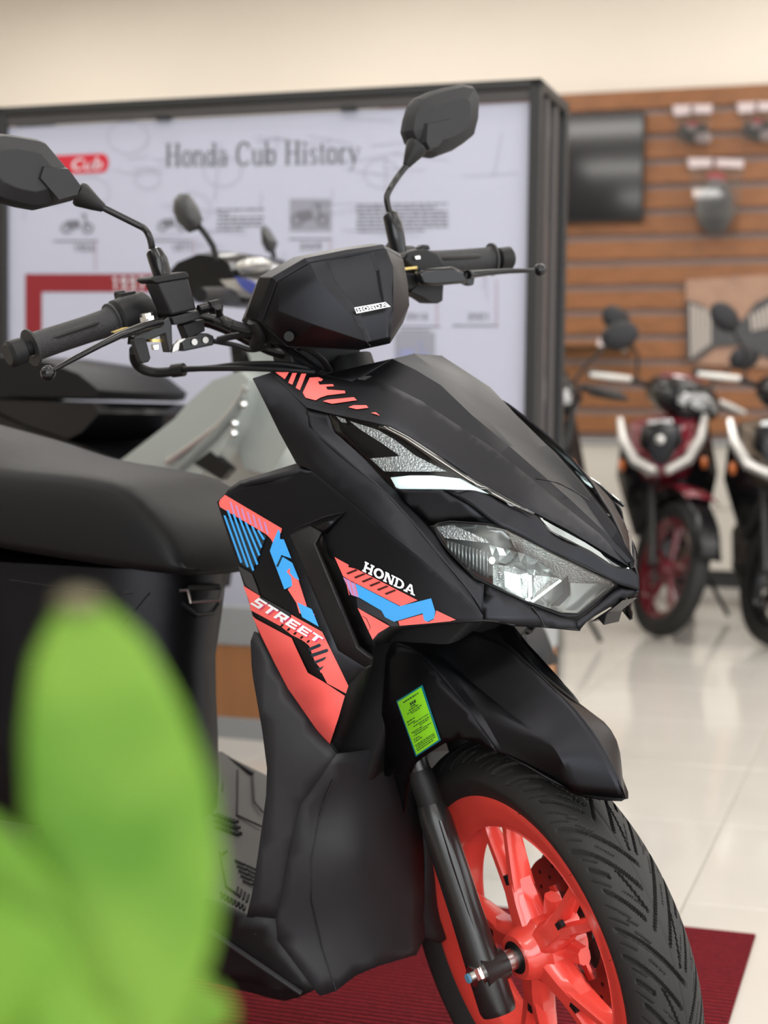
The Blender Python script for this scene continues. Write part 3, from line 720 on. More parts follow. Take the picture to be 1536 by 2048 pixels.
# five forked spokes, each a pair of tapering blades with a channel between
def blade_ring(r, a, w, d, yc):
    t = V3((-math.sin(a), 0, math.cos(a))); n = V3((0, 1, 0)); c = wheel_pt(r, a, yc)
    pts = [(-w, -d * .45), (-w * .55, -d), (w * .55, -d), (w, -d * .45), (w, d * .6), (w * .5, d), (-w * .5, d), (-w, d * .6)]
    return [c + t * x + n * y for x, y in pts]
for k in range(5):
    ac = math.radians(112 - 72 * k)
    m.rings([blade_ring(.030, ac, .019, .020, -.004), blade_ring(.055, ac, .0165, .018, -.004), blade_ring(.074, ac, .0165, .0155, -.004), blade_ring(.086, ac, .017, .013, -.003)])
    for s in (-1, 1):
        rr = []
        for i in range(9):
            t = i / 8; r = .070 + (.158 - .070) * t
            a = ac + s * (.088 + .085 * t + .01 * math.sin(PI * t))
            rr.append(blade_ring(r, a, .0085 - .0022 * t + (.005 * max(0, t - .8) / .2), .0150 - .0065 * t, -.004 + .003 * t))
        m.rings(rr)
    a = ac + math.radians(36)    # web boss that carries the disc
    rr = [blade_ring(r, a, w_, .008, .012) for r, w_ in ((.030, .016), (.050, .012), (.064, .010))]
    m.rings(rr)
front_wheel = HS('front_wheel', m, 'rim_red', angle=38, weld=False)
front_wheel['label'] = 'coral red five-spoke alloy front wheel'
for k in range(5):
    ac = math.radians(112 - 72 * k)
    obj('spoke_slot', MB().rings([[wheel_pt(r, ac + da / r, -.0182) + V3((0, dy, 0)) for r, da in ((.072, -.0035), (.0755, -.0035 - .0006), (.090, -.0035), (.090, .0035), (.0755, .0041), (.072, .0035))] for dy in (0, .006)]), 'plastic', front_wheel)
# tyre with its real grooves
NA, NL = 2000, 110
prof_t = []
for j in range(NL + 1):
    t = -1 + 2 * j / NL; a = abs(t)
    if a < .80:
        y = .0455 * math.sin(a / .80 * PI / 2 * .92) / math.sin(PI / 2 * .92) ; r = .25 - .0345 * (1 - math.cos(a / .80 * PI / 2 * .92)) / (1 - math.cos(PI / 2 * .92))
    else:
        q = (a - .80) / .20; y = .0455 - .0175 * q ** 1.4; r = .2155 - .0300 * q
    prof_t.append((math.copysign(y, t), r, t))
th = np.linspace(0, 2 * PI, NA, endpoint=False)
TT = np.array([p[2] for p in prof_t]); YY = np.array([p[0] for p in prof_t]); RR = np.array([p[1] for p in prof_t])
depth = np.zeros((NA, NL + 1))
PER = math.radians(30)
def groove(side, y0, a0, y1, a1, wid, dep, curve=.0):
    """straight-ish groove from (lateral y0, phase a0 deg) to (y1, a1), repeated every 30 degrees"""
    ya = np.abs(YY)[None, :] * np.sign(YY)[None, :] * side        # positive towards 'side'
    s = (ya - y0) / (y1 - y0)
    cen = math.radians(a0) + (math.radians(a1) - math.radians(a0)) * s + curve * s * (1 - s)
    d = (th[:, None] - cen + PER / 2) % PER - PER / 2
    dist = np.abs(d) * .24 * .88
    ends = np.clip((s + .03) / .06, 0, 1) * np.clip((1.03 - s) / .06, 0, 1)
    k = np.clip((wid / 2 - dist) / .0009 + .5, 0, 1) * ends
    k[:, np.abs(YY) > .0452] *= .5
    np.maximum(depth, k * dep, out=depth)
for side, ph in ((-1, 0), (1, 15)):
    groove(side, .040, 27.5 + ph, -.008, 9.5 + ph, .0056, .0045, .06)
    groove(side, .041, 20.5 + ph, .003, 4.5 + ph, .0054, .0045, .06)
    groove(side, .038, 14.0 + ph, .026, 9.8 + ph, .0050, .0042)
    groove(side, .020, 13.2 + ph - 1.2, .007, 5.6 + ph - 6.8, .0052, .0044)
    groove(side, .036, 7.5 + ph, .013, -2.6 + ph, .0050, .0044, .02)
    for (ya_, aa, yb_, ab) in ((.041, 31, .030, 27.5), (.027, 25.6, .017, 21.6), (.040, 24.2, .031, 21.2), (.024, 18.6, .012, 13.4), (.039, 17.4, .030, 14.4), (.016, 11.0, .004, 5.8), (.040, 11.2, .030, 7.6), (.022, 5.6, .006, -1.2), (.040, 4.4, .026, -1.2), (.030, 29.0, .022, 26.4)):
        groove(side, ya_, aa + ph, yb_, ab + ph, .0016, .0020)
groove(1, -.0006, 0, .0006, 0, 9, .0) 
depth[:, NL // 2] = np.maximum(depth[:, NL // 2], .0007)
depth[:, np.abs(TT) > .79] = 0
R2 = RR[None, :] - depth
Xv = R2 * np.cos(th)[:, None]; Zv = .25 + R2 * np.sin(th)[:, None]; Yv = np.repeat(YY[None, :], NA, 0)
vt = np.stack([Xv, Yv, Zv], 2).reshape(-1, 3)
ii, jj = np.meshgrid(np.arange(NA), np.arange(NL), indexing='ij'); i2 = (ii + 1) % NA; n1 = NL + 1
ft = np.stack([ii * n1 + jj, ii * n1 + jj + 1, i2 * n1 + jj + 1, i2 * n1 + jj], 2).reshape(-1, 4)
me = bpy.data.meshes.new('tyre'); me.from_pydata(vt.tolist(), [], ft.tolist()); me.update()
me.polygons.foreach_set('use_smooth', [True] * len(me.polygons)); me.set_sharp_from_angle(angle=math.radians(40)); me.materials.append(MAT['rubber'])
tyre = link('tyre', me, front_wheel); tyre['label'] = 'black tyre with chevron tread grooves'
for k in range(26):     # moulding whiskers at the bead
    a = 2 * PI * k / 26 + .1
    obj('tyre_whisker', MB().cyl(wheel_pt(.199, a, -.0395), wheel_pt(.2005, a, -.0425), .0004, .0003, 5), 'rubber', front_wheel) if k % 2 else None
# brake disc on the far side, valve, spacer, axle
m = MB().lathe([(.050, .044), (.0925, .044), (.0925, .0475), (.050, .0475), (.050, .044)], AXL, (0, 1, 0), 64)
disc = obj('brake_disc', m, 'disc', front_wheel)
for k in range(30):
    a = 2 * PI * k / 30; r = .080 if k % 2 else .068
    obj('disc_hole', MB().cyl(wheel_pt(r, a, .0436), wheel_pt(r, a, .0479), .0026, None, 8), 'plastic', front_wheel)
for k in range(4):
    a = 2 * PI * k / 4 + .5
    m = MB().rings([[wheel_pt(r, a + da, y) for r, da in ((.030, -.14), (.058, -.09), (.058, .09), (.030, .14))] for y in (.040, .0445)])
    obj('disc_carrier', m, 'rim_red', front_wheel)
obj('valve_stem', MB().cyl(wheel_pt(.165, math.radians(150), -.006), wheel_pt(.150, math.radians(148), -.030), .003, .0028, 10).cyl(wheel_pt(.150, math.radians(148), -.030), wheel_pt(.147, math.radians(147.6), -.036), .0036, .0036, 10), 'chrome', front_wheel)
m = MB().cyl(V3((0, -.064, .25)), V3((0, -.036, .25)), .0125, None, 24).cyl(V3((0, -.058, .25)), V3((0, -.056, .25)), .0135, None, 24)
HS('axle_spacer', m, 'steel')
m = MB().cyl(V3((0, -.041, .25)), V3((0, -.0395, .25)), .0195, None, 28)
HS('hub_seal', m, 'plastic')
m = MB().cyl(V3((0, -.101, .25)), V3((0, -.092, .25)), .0130, None, 6).cyl(V3((0, -.094, .25)), V3((0, -.090, .25)), .0160, None, 24)
HS('axle_nut', m, 'chrome')
HS('axle_tip', MB().cyl(V3((0, -.1075, .25)), V3((0, -.100, .25)), .0056, None, 14), 'blue_mark')
HS('axle_end', MB().cyl(V3((0, -.105, .25)), V3((0, .10, .25)), .0062, None, 14), 'blue_plastic' if False else 'steel')

# ---- fork legs
FA = TV(846, 1560, -.080); FB_ = TV(985, 1985, -.080)
fd = (FB_ - FA).normalized()
ftop = FA - fd * .02
def fork_leg(sg):
    P = lambda t: V3(((FA + fd * t).x, sg * .080, (FA + fd * t).z))
    Lf = (FB_ - FA).length
    mm = MB()
    mm.tube([P(.024), P(.030), P(.048), P(.10), P(Lf * .62), P(Lf * .86), P(Lf + .018), P(Lf + .024)], [.0135, .0160, .0190, .0192, .0192, .0208, .0215, .0195], 26)
    ax = V3((0, sg * .091, .25)); ax2 = V3((0, sg * .058, .25))
    mm.cyl(ax, ax2, .0205, .0185, 24)
    q = P(Lf * .90); mm.tube([q, V3((0, sg * .076, .25))], [.019, .0195], 18)
    leg = HS('fork_leg', mm, 'fork_black', angle=40)
    b = MB().tube([P(-.045), P(.0), P(.028)], [.0125, .0125, .0125], 22); obj('fork_tube', b, 'fork_black', leg)
    b = MB().tube([P(-.012), P(.0), P(.028), P(.032)], [.0130, .0155, .0155, .0145], 26); obj('dust_seal', b, 'plastic', leg)
    # raised rib along the front of the leg
    fwd = V3((math.cos(RAKE), 0, math.sin(RAKE))) * .0182 + V3((0, sg * .004, 0))
    b = MB().tube([P(.05) + fwd * .96, P(.1) + fwd * .93, P(Lf * .62) + fwd * .88, P(Lf * .84) + fwd * .92], [.003, .0045, .0045, .002], 8); obj('rib', b, 'fork_black', leg)
    return leg
fork_leg(-1); fork_leg(1)
m = MB().box((-.075, .088, .255), (.07, .035, .10), Matrix.Rotation(.4, 3, 'Y'))
HS('brake_caliper', m, 'caliper', bevel=.006)
m = MB().tube([V3(p) for p in catmull([(-.085, .085, .30), (-.12, .07, .36), (-.10, .06, .46), (-.15, .05, .58), (-.2, .03, .72)], 6)], .004, 8)
HS('brake_hose', m, 'plastic')
m = MB().box((-.135, 0, .525), (.09, .13, .03), Matrix.Rotation(-RAKE, 3, 'Y'))
HS('fork_bridge', m, 'plastic', bevel=.006)
m = MB().cyl(V3((-.135, 0, .50)), V3((-.36, 0, .95)), .017, None, 16)
HS('steering_stem', m, 'plastic')

# ---- front fender
F_C = [(867, 1246, 0), (930, 1258, 0), (1000, 1280, 0), (1057, 1327, 0), (1105, 1373, 0), (1152, 1422, 0), (1185, 1466, 0), (1214, 1513, 0), (1238, 1560, 0), (1252, 1597, 0)]
F_B = [(820, 1268, -.046), (880, 1302, -.040), (926, 1349, -.035), (975, 1390, -.035), (1024, 1430, -.036), (1064, 1458, -.036), (1104, 1491, -.036), (1130, 1535, -.037), (1152, 1589, -.036)]
F_K = [(800, 1275, -.056), (855, 1300, -.051), (904, 1346, -.047), (932, 1384, -.050), (959, 1422, -.053), (985, 1466, -.056), (1010, 1512, -.058)]
F_S = [(785, 1285, -.070), (832, 1302, -.066), (877, 1349, -.061), (912, 1390, -.062), (944, 1430, -.063), (972, 1468, -.063), (995, 1506, -.061)]
s_fen = Surf(F_S + [(851, 1400, -.084), (830, 1520, -.094), (807, 1626, -.092), (785, 1546, -.094), (760, 1550, -.088), (769, 1349, -.086), (886, 1488, -.082), (951, 1486, -.068)], steer=True, smooth=.25)
F_B2 = F_B[:-1] + [(1152, 1590, -.031)]
mb = loft(F_C, F_B2)
E_F = [(1252, 1597, 0), (1244, 1602, -.003), (1214, 1601, -.013), (1174, 1595, -.024), (1152, 1590, -.031)]
ec = [T(*p) for p in E_F]; mb.add(ec, [(0, 1, 2, 3, 4)])
for q in (loft(F_B2, F_K), loft(F_K, F_S, 3),
          patch(s_fen, px2(F_S) + [(951, 1486), (918, 1477), (886, 1488), (849, 1512), (829, 1528), (817, 1557), (807, 1626), (786, 1546), (778, 1553), (760, 1550), (758, 1495), (769, 1349), (772, 1310)], step=15)):
    mb.add(q.v, q.f)
tri = [T(*p) for p in ((1010, 1512, -.058), (1050, 1532, -.052), (1104, 1564, -.045), (1152, 1590, -.031))]; mb.add(tri, [(3, 2, 1, 0)])
fen_r, fen_l = both('front_fender', mb, 'paint', HERO, solid=.002, steer=True)
# far edge strip closing the crown is the twin; creases pressed into the near flank
lab = obj('sticker', patch(s_fen, [(794, 1402), (846, 1370), (883, 1480), (833, 1513)], step=14, lift=.0010), 'teal_edge', fen_r, clean=False)
lab['label'] = 'lime green information label with teal edge'
obj('sticker', patch(s_fen, [(797, 1404), (844, 1375), (879, 1479), (835, 1509)], step=14, lift=.0014), 'lime', fen_r, clean=False)
mm = MB()
def lab_pt(s, t):   # s across, t down the label
    a = np.array([797, 1404.]); b = np.array([844, 1375.]); c = np.array([879, 1479.]); d = np.array([835, 1509.])
    return tuple((a + (b - a) * s) * (1 - t) + (d + (c - d) * s) * t)
rnd = random.Random(3)
for (t, s0, s1, h) in ((.055, .2, .85, .022), (.135, .42, .66, .05), (.20, .40, .62, .018), (.235, .30, .72, .018), (.275, .2, .82, .014), (.305, .36, .74, .014), (.40, .08, .42, .016), (.45, .08, .40, .016), (.48, .3, .94, .014), (.53, .26, .96, .016), (.565, .5, .9, .014), (.61, .12, .6, .016), (.645, .2, .93, .014), (.68, .16, .8, .014), (.735, .1, .36, .016), (.775, .1, .46, .016), (.84, .08, .9, .014), (.87, .1, .95, .014), (.905, .08, .92, .014), (.94, .1, .8, .014)):
    s = s0
    while s < s1:
        e = min(s + rnd.uniform(.04, .12), s1)
        q = patch(s_fen, [lab_pt(s, t), lab_pt(e, t), lab_pt(e, t + h), lab_pt(s, t + h)], step=30, lift=.0018); mm.add(q.v, q.f)
        s = e + .022
obj('label_print', mm, 'ink', fen_r, clean=False)

# ---- handlebar cover with the instrument back
def mk(y, x, z): return V3((x, y, z))
mm = MB()
cols = (-1, -.62, -.55, .55, .62, 1)
rows_ = [(.052, -.211, 1.059, 0), (.051, -.199, 1.038, .0035), (.040, -.187, 1.015, .0045), (.028, -.174, .994, .0010), (.0265, -.1725, .989, 0), (.016, -.170, .961, 0)]
G = []
for w_, x, z, dent_ in rows_:
    G.append([mk(c * w_, x - (dent_ if abs(c) < .6 else 0), z - (.0015 if abs(c) < .6 and dent_ else 0)) for c in cols])
for i in range(len(G) - 1):
    for j in range(5): mm.add([G[i][j], G[i][j + 1], G[i + 1][j + 1], G[i + 1][j]], [(0, 1, 2, 3)])
for s in (-1, 1):
    top_, up_, md, bt = [mk(s * w_, x, z) for w_, x, z, _ in (rows_[0], rows_[1], rows_[3], rows_[5])]
    ot = mk(s * .086, -.232, 1.043); ol = mk(s * .099, -.262, .998); sl = mk(s * .080, -.244, .966); bl = mk(s * .020, -.180, .952); gg = mk(s * .066, -.200, .990); og = mk(s * .090, -.236, 1.010)
    F = [[top_, up_, ot], [up_, gg, og, ot], [up_, md, gg], [md, bt, gg], [og, gg, sl, ol], [gg, bt, bl, sl], [ot, og, ol]]
    for f in F: mm.add(f if s < 0 else f[::-1], [tuple(range(len(f)))])
mm.add([mk(-.016, -.170, .961), mk(.016, -.170, .961), mk(.020, -.180, .952), mk(-.020, -.180, .952)], [(0, 1, 2, 3)])
cover = HS('handlebar_cover', mm, 'paint', solid=.003, bevel=.0008, angle=16)
ringA = [mk(-.052, -.214, 1.060), mk(-.087, -.236, 1.044), mk(-.100, -.266, .998), mk(-.081, -.248, .965), mk(-.02, -.186, .951), mk(.02, -.186, .951), mk(.081, -.248, .965), mk(.100, -.266, .998), mk(.087, -.236, 1.044), mk(.052, -.214, 1.060), mk(0, -.208, 1.0615)]
def shift(R_, dx, dz, k, kz=1.0): return [V3((p.x + dx, p.y * k, 1.0 + (p.z - 1.0) * kz + dz)) for p in R_]
mm = MB().rings([ringA, shift(ringA, -.006, .004, 1.03, 1.02), shift(ringA, -.035, .006, 1.03, 1.02), shift(ringA, -.07, .0, .92, .9), shift(ringA, -.085, -.004, .7, .7)])
back = HS('instrument_housing', mm, 'paint', bevel=.001, angle=25)
mm = MB().cyl(mk(-.0815, -.2345, .9790), mk(-.0845, -.2305, .9790), .006, .006, 14)
obj('screw', mm, 'plastic', cover)
def on_cover(polys, m_, name, lift):
    mm = MB(); sc = Surf([(705.5, 636, -.028), (788.5, 617, .028), (734, 683, -.016), (782, 675, .016), (690, 600, -.036), (788, 590, .036)], steer=True)
    for k, pl in enumerate(polys):
        q = patch(sc, pl, step=40, lift=lift + .00003 * (k % 5)); mm.add(q.v, q.f)
    return obj(name, mm, m_, cover, clean=False)
on_cover([[(705.5, 615), (768, 605), (779, 615), (710.5, 628)]], 'white_decal', 'badge', .0030)
on_cover([[(707.5, 616.5), (767, 607), (774, 614.3), (711.8, 625.6)]], 'gloss_black', 'badge', .0034)
o_ = on_cover(word(SLAB, 'HONDA', [(712, 624.4), (772.5, 613.6), (767, 608), (709, 617.2)], .07), 'white_decal', 'lettering', .0038); o_['label'] = 'white capitals on the cover badge'

# ---- handlebar, grips, controls
BAR_N = TV(60, 696, -.336); BAR_I = TV(226, 642, -.222)
gx = (BAR_N - BAR_I)
mm = MB()
path = [V3((BAR_N.x, -BAR_N.y * -1, BAR_N.z)), BAR_I, BAR_I - gx * .45, V3((-.40, -.10, 1.0)), V3((-.33, -.05, .955)), V3((-.32, 0, .95))]
full = catmull([tuple(p) for p in path] + [(p.x, -p.y, p.z) for p in path[::-1][1:]], 6)
bar = HS('handlebar', MB().tube(full, .011, 14), 'gloss_black')
def sg_v(p, s): return V3((p.x, p.y * (-1 if s > 0 else 1), p.z))
for s in (-1, 1):
    A_ = sg_v(BAR_I, s); B_ = sg_v(BAR_N, s); dd = (B_ - A_)
    n_ = dd.normalized()
    mm = MB().tube([A_, A_ + n_ * .003, A_ + n_ * .0032, A_ + dd * .05, A_ + dd * .3, A_ + dd * .6, A_ + dd * .93, A_ + dd * .95, B_ - n_ * .0032, B_ - n_ * .003, B_], [.0225, .0225, .0195, .0175, .0165, .0165, .0172, .0178, .0185, .0225, .0225], 30)
    g = HS('grip', mm, 'grip_rubber', angle=50)
    g['label'] = 'textured black rubber grip'
    fwd = V3((.94, 0, .34)) * .0166
    t_ = MB().tube([A_ + dd * .22 + fwd * .9, A_ + dd * .28 + fwd, A_ + dd * .72 + fwd, A_ + dd * .78 + fwd * .9], [.002, .0035, .0035, .002], 8); obj('grip_rib', t_, 'rubber', g)
    e_ = MB().tube([B_, B_ + n_ * .006, B_ + n_ * .008, B_ + n_ * .010, B_ + n_ * .026, B_ + n_ * .030], [.009, .009, .013, .0155, .0165, .012], 22); obj('bar_end', e_, 'plastic', g)
    # switch housing
    H0 = A_ - n_ * .002; H1 = A_ - n_ * .052
    e_ = MB().tube([H0, H0 - n_ * .004, H0 - n_ * .02, H1 + n_ * .006, H1], [.020, .0245, .0255, .0245, .020], 20)
    e_.box((H0 + H1) / 2 + V3((-.01, 0, .022)), (.022, .02, .012))
    sw = HS('switch_housing', e_, 'plastic', angle=40)
    obj('switch_button', MB().box((H0 + H1) / 2 + V3((-.016, .004 * s, .027)), (.012, .012, .008)), 'plastic_grey', sw, bevel=.002)
# brake lever on the near side
lv = [TV(96, 746, -.352), TV(112, 737, -.342), TV(150, 716, -.318), TV(200, 690, -.285), TV(240, 670, -.258), TV(285, 653, -.225), TV(318, 646, -.200)]
mm = MB().tube(lv, [.004, .0045, .0055, .006, .0075, .0085, .009], 12, flat=.62).sphere(lv[0], .0088, 16)
HS('brake_lever', mm, 'gloss_black', angle=50)
lf = [V3((p.x, -p.y, p.z)) for p in (TV(96, 746, -.352), TV(112, 737, -.342), TV(150, 716, -.318), TV(200, 690, -.285), TV(240, 670, -.258))]
lf = [TV(1080, 540, .352), TV(1064, 541, .342), TV(1020, 542, .315), TV(985, 544, .290), TV(955, 547, .268), TV(935, 549, .25)]
mm = MB().tube(lf, [.004, .0042, .005, .006, .0075, .0085], 12, flat=.7).sphere(lf[0], .0088, 16)
HS('brake_lever', mm, 'gloss_black', angle=50)
# master cylinder: reservoir block, lever bracket, bolt, switch (upright plane at X = xr)
xr = -.352
def slab(name, pts, m_, x=xr, dep=.03, bevel=.0015, parent=None, back_scale=1.0):
    P_ = [TXV(p[0], p[1], x) for p in pts]
    mmm = MB().prism(P_, (-dep, 0, 0))
    if parent is None: return HS(name, mmm, m_, bevel=bevel)
    return obj(name, mmm, m_, parent, bevel=bevel)
mc = slab('master_cylinder', [(315, 565), (377, 555), (394, 619), (343, 631)], 'plastic_grey', dep=.042, bevel=.003)
slab('reservoir_lid', [(302, 560), (306, 554), (372, 543), (378, 549), (379, 556), (313, 567)], 'plastic', x=xr + .001, dep=.048, parent=mc)
for dx in (0, 5): slab('level_mark', [(376 + dx, 597), (377.5 + dx, 597), (379 + dx, 603), (377.5 + dx, 603)], 'gloss_black', x=xr + .0006, dep=.001, bevel=0, parent=mc)
slab('cylinder_body', [(344, 634), (398, 621), (404, 636), (365, 648), (348, 650)], 'plastic_grey', dep=.03, parent=mc)
slab('cylinder_foot', [(366, 650), (408, 638), (411, 662), (377, 678)], 'plastic', x=xr - .004, dep=.022, parent=mc)
slab('lever_bracket', [(268, 672), (300, 660), (338, 633), (344, 646), (346, 700), (338, 706), (330, 668), (290, 684), (266, 690)], 'gloss_black', x=xr + .002, dep=.02, parent=mc)
slab('lever_stop', [(266, 680), (292, 676), (302, 716), (298, 724), (285, 727), (280, 722)], 'plastic_grey', x=xr + .008, dep=.012, parent=mc)
slab('lever_plate', [(225, 664), (250, 655), (285, 652), (286, 655), (252, 661), (230, 667)], 'brass', x=xr + .006, dep=.008, bevel=.0005, parent=mc)
bolt_c = TXV(293, 626, xr - .004)
obj('pivot_bolt', MB().cyl(bolt_c, bolt_c + V3((0, 0, -.004)), .0085, None, 18).cyl(bolt_c + V3((0, 0, -.004)), bolt_c + V3((0, 0, -.011)), .0095, None, 6), 'chrome', mc)
obj('pivot_washer', MB().cyl(TXV(309, 678, xr), TXV(309, 684, xr), .0110, None, 20), 'brass', mc)
slab('brake_switch', [(364, 683), (374, 676), (416, 666), (428, 672), (428, 690), (366, 703)], 'gloss_black', x=xr + .002, dep=.018, parent=mc)
for q in ((388, 684), (410, 680)):
    c = TXV(q[0], q[1], xr + .003); obj('screw', MB().cyl(c, c + V3((.002, 0, 0)), .004, None, 10), 'steel', mc)
slab('clip', [(348, 690), (358, 680), (371, 676), (372, 681), (360, 686), (358, 700), (344, 706)], 'steel', x=xr + .001, dep=.006, bevel=.0005, parent=mc)
slab('spring_bracket', [(306, 690), (318, 688), (318, 700), (308, 700)], 'chrome', x=xr + .002, dep=.008, bevel=.0005, parent=mc)
c = TXV(412, 614, xr); obj('banjo_bolt', MB().cyl(TXV(398, 620, xr), TXV(436, 610, xr), .0065, None, 14).cyl(TXV(420, 616, xr + .004), TXV(440, 611, xr + .004), .009, None, 6), 'gloss_black', mc)
# far side controls
fx = -.372
fm = slab('control_housing', [(808, 520), (820, 503), (850, 496), (878, 506), (892, 530), (884, 545), (830, 545)], 'plastic', x=fx, dep=.03, bevel=.004)
slab('lever_shroud', [(838, 545), (848, 538), (905, 533), (930, 543), (940, 566), (870, 572), (845, 570)], 'gloss_black', x=fx + .03, dep=.018, bevel=.004, parent=fm)
slab('switch_block', [(842, 560), (888, 565), (886, 602), (876, 607), (862, 606), (845, 595), (820, 584)], 'plastic', x=fx, dep=.03, parent=fm)
slab('lever_clamp', [(935, 540), (952, 545), (948, 570), (940, 572), (928, 566)], 'gloss_black', x=fx + .025, dep=.012, parent=fm)
slab('brass_spacer', [(808, 535), (835, 532), (835, 538), (808, 541)], 'brass', x=fx + .004, dep=.01, bevel=.0005, parent=fm)
slab('switch_toggle', [(838, 496), (846, 489), (858, 490), (862, 499)], 'plastic_grey', x=fx - .006, dep=.012, parent=fm)
slab('cable_clamp', [(806, 545), (835, 548), (838, 566), (822, 580), (806, 570)], 'plastic', x=fx + .006, dep=.02, parent=fm)
slab('bolt', [(830, 512), (841, 511), (842, 519), (831, 520)], 'chrome', x=fx + .004, dep=.006, bevel=.001, parent=fm)

# ---- mirrors
MX = -.415
def mirror(outline, facets, stem, cone, boot, bulge):
    P_ = [TXV(p[0], p[1], MX) for p in outline]; n = len(P_)
    ctr = sum(P_, V3()) / n
    ring = lambda k, dx: [ctr + (p - ctr) * k + V3((dx, 0, 0)) for p in P_]
    off = ring(.5, bulge)
    mm = MB().rings([ring(.93, -.016), ring(1, -.010), ring(1.0, .0), ring(.90, bulge * .55), ring(.55, bulge)], cap=True)
    ob = HS('mirror', mm, 'plastic_grey', angle=22, bevel=.001)
    ob['label'] = 'faceted black mirror housing on a bent stem'
    gl = MB().rings([ring(.90, -.0165), ring(.90, -.0172)]); obj('mirror_glass', gl, 'mirror_glass', ob)
    for pl, dx0, dx1 in facets:
        a = [TXV(p[0], p[1], MX + dx0) for p in pl]; c2 = sum(a, V3()) / len(a)
        b = [c2 + (p - c2) * .80 + V3((dx1 - dx0, 0, 0)) for p in a]
        obj('mirror_facet', MB().rings([[p - V3((.012, 0, 0)) for p in a], a, b]), 'plastic_grey', ob, angle=15)
    obj('mirror_stem', MB().tube([V3(p) for p in catmull([tuple(p) for p in stem], 5)], .0042, 12), 'gloss_black', ob)
    obj('mirror_joint', MB().tube(cone, [.0052, .009, .0150, .0150, .013], 20), 'plastic', ob, angle=40)
    obj('stem_boot', MB().tube(boot, [.0105, .0115, .0118, .0105, .007], 18), 'gloss_black', ob)
    return ob
near_out = [(162, 373), (133, 336), (89, 284), (73, 278), (30, 271), (0, 267), (-45, 270), (-72, 285), (-82, 318), (-78, 350), (-45, 385), (0, 405), (35, 414), (70, 420), (111, 410), (142, 402), (154, 396)]
cov_n = [(71, 328), (131, 334), (161, 374), (153, 397), (108, 409), (62, 356)]
mirror(near_out, [(cov_n, .014, .030)],
       [TV(306, 510, -.169), TV(302, 484, -.170), TV(296, 467, -.172), TV(287, 456, -.174), TV(270, 447, -.182), TV(206, 415, -.214)],
       [TV(207, 416, -.213), TV(190, 407, -.222), TV(164, 391, -.236), TV(160, 389, -.237), TV(154, 386, -.240)],
       [TV(328, 556, -.168), TV(322, 540, -.168), TV(316, 520, -.169), TV(309, 505, -.169), TV(307, 500, -.169)], .026)
far_out = [(816, 286), (808, 264), (812, 240), (820, 213), (832, 197), (866, 182), (895, 174), (921, 168), (944, 172), (955, 192), (954, 215), (953, 237), (944, 273), (925, 288), (903, 302), (865, 316), (843, 312), (828, 300)]
cov_f = [(841, 245), (900, 232), (906, 248), (868, 300), (846, 306), (838, 288)]
mirror(far_out, [(cov_f, .014, .026)],
       [TV(780, 428, .169), TV(775, 408, .170), TV(774, 392, .173), TV(781, 376, .181), TV(796, 353, .199), TV(814, 330, .216)],
       [TV(813, 331, .215), TV(820, 318, .222), TV(832, 296, .233), TV(834, 293, .235), TV(838, 288, .238)],
       [TV(797, 506, .168), TV(793, 480, .168), TV(787, 450, .168), TV(781, 431, .169), TV(779, 427, .169)], .024)

# ---- hoses and cables between bars and body
def cable(pts, r, m_='plastic', name='control_cable', n=8):
    HS(name, MB().tube([V3(p) for p in catmull([tuple(TV(*p)) for p in pts], 6)], r, n), m_)
cable([(268, 700, -.20), (270, 722, -.19), (285, 738, -.18), (312, 745, -.165), (345, 743, -.15), (362, 741, -.143)], .0062, 'plastic', 'throttle_elbow', 12)
cable([(345, 742, -.15), (368, 739, -.14)], .0085, 'plastic', 'cable_sleeve', 12)
cable([(354, 741, -.146), (366, 739, -.141)], .0078, 'blue_plastic', 'cable_tag', 12)
cable([(368, 739, -.14), (420, 736, -.12), (480, 729, -.095), (560, 728, -.06), (620, 738, -.03), (660, 748, 0)], .0036)
cable([(368, 738, -.142), (430, 737, -.118), (500, 737, -.09), (570, 740, -.06), (630, 745, -.03)], .0036)
cable([(436, 680, -.12), (470, 672, -.105), (520, 668, -.085), (560, 690, -.06), (620, 730, -.03), (640, 745, -.02)], .0042)
cable([(436, 614, -.13), (440, 632, -.125), (455, 648, -.12), (485, 656, -.105), (530, 664, -.08), (580, 700, -.05), (640, 742, -.02)], .0046, 'gloss_black', 'brake_hose')
cable([(463, 650, -.118), (500, 660, -.098)], .0068, 'plastic', 'hose_spring', 10)
cable([(430, 640, -.13), (470, 650, -.112), (520, 662, -.085), (560, 672, -.07)], .005)
cable([(425, 682, -.122), (470, 690, -.102), (505, 700, -.085), (540, 690, -.07)], .0032)
cable([(508, 640, -.10), (520, 668, -.092), (512, 690, -.09)], .009, 'plastic', 'cable_clip', 12)
cable([(600, 690, -.06), (640, 715, -.03), (660, 742, -.01)], .004)
HS('fork_clamp', MB().box((-.33, 0, .93), (.05, .10, .05)).cyl(V3((-.30, .02, .90)), V3((-.36, .02, .97)), .02, None, 14), 'plastic', bevel=.004)
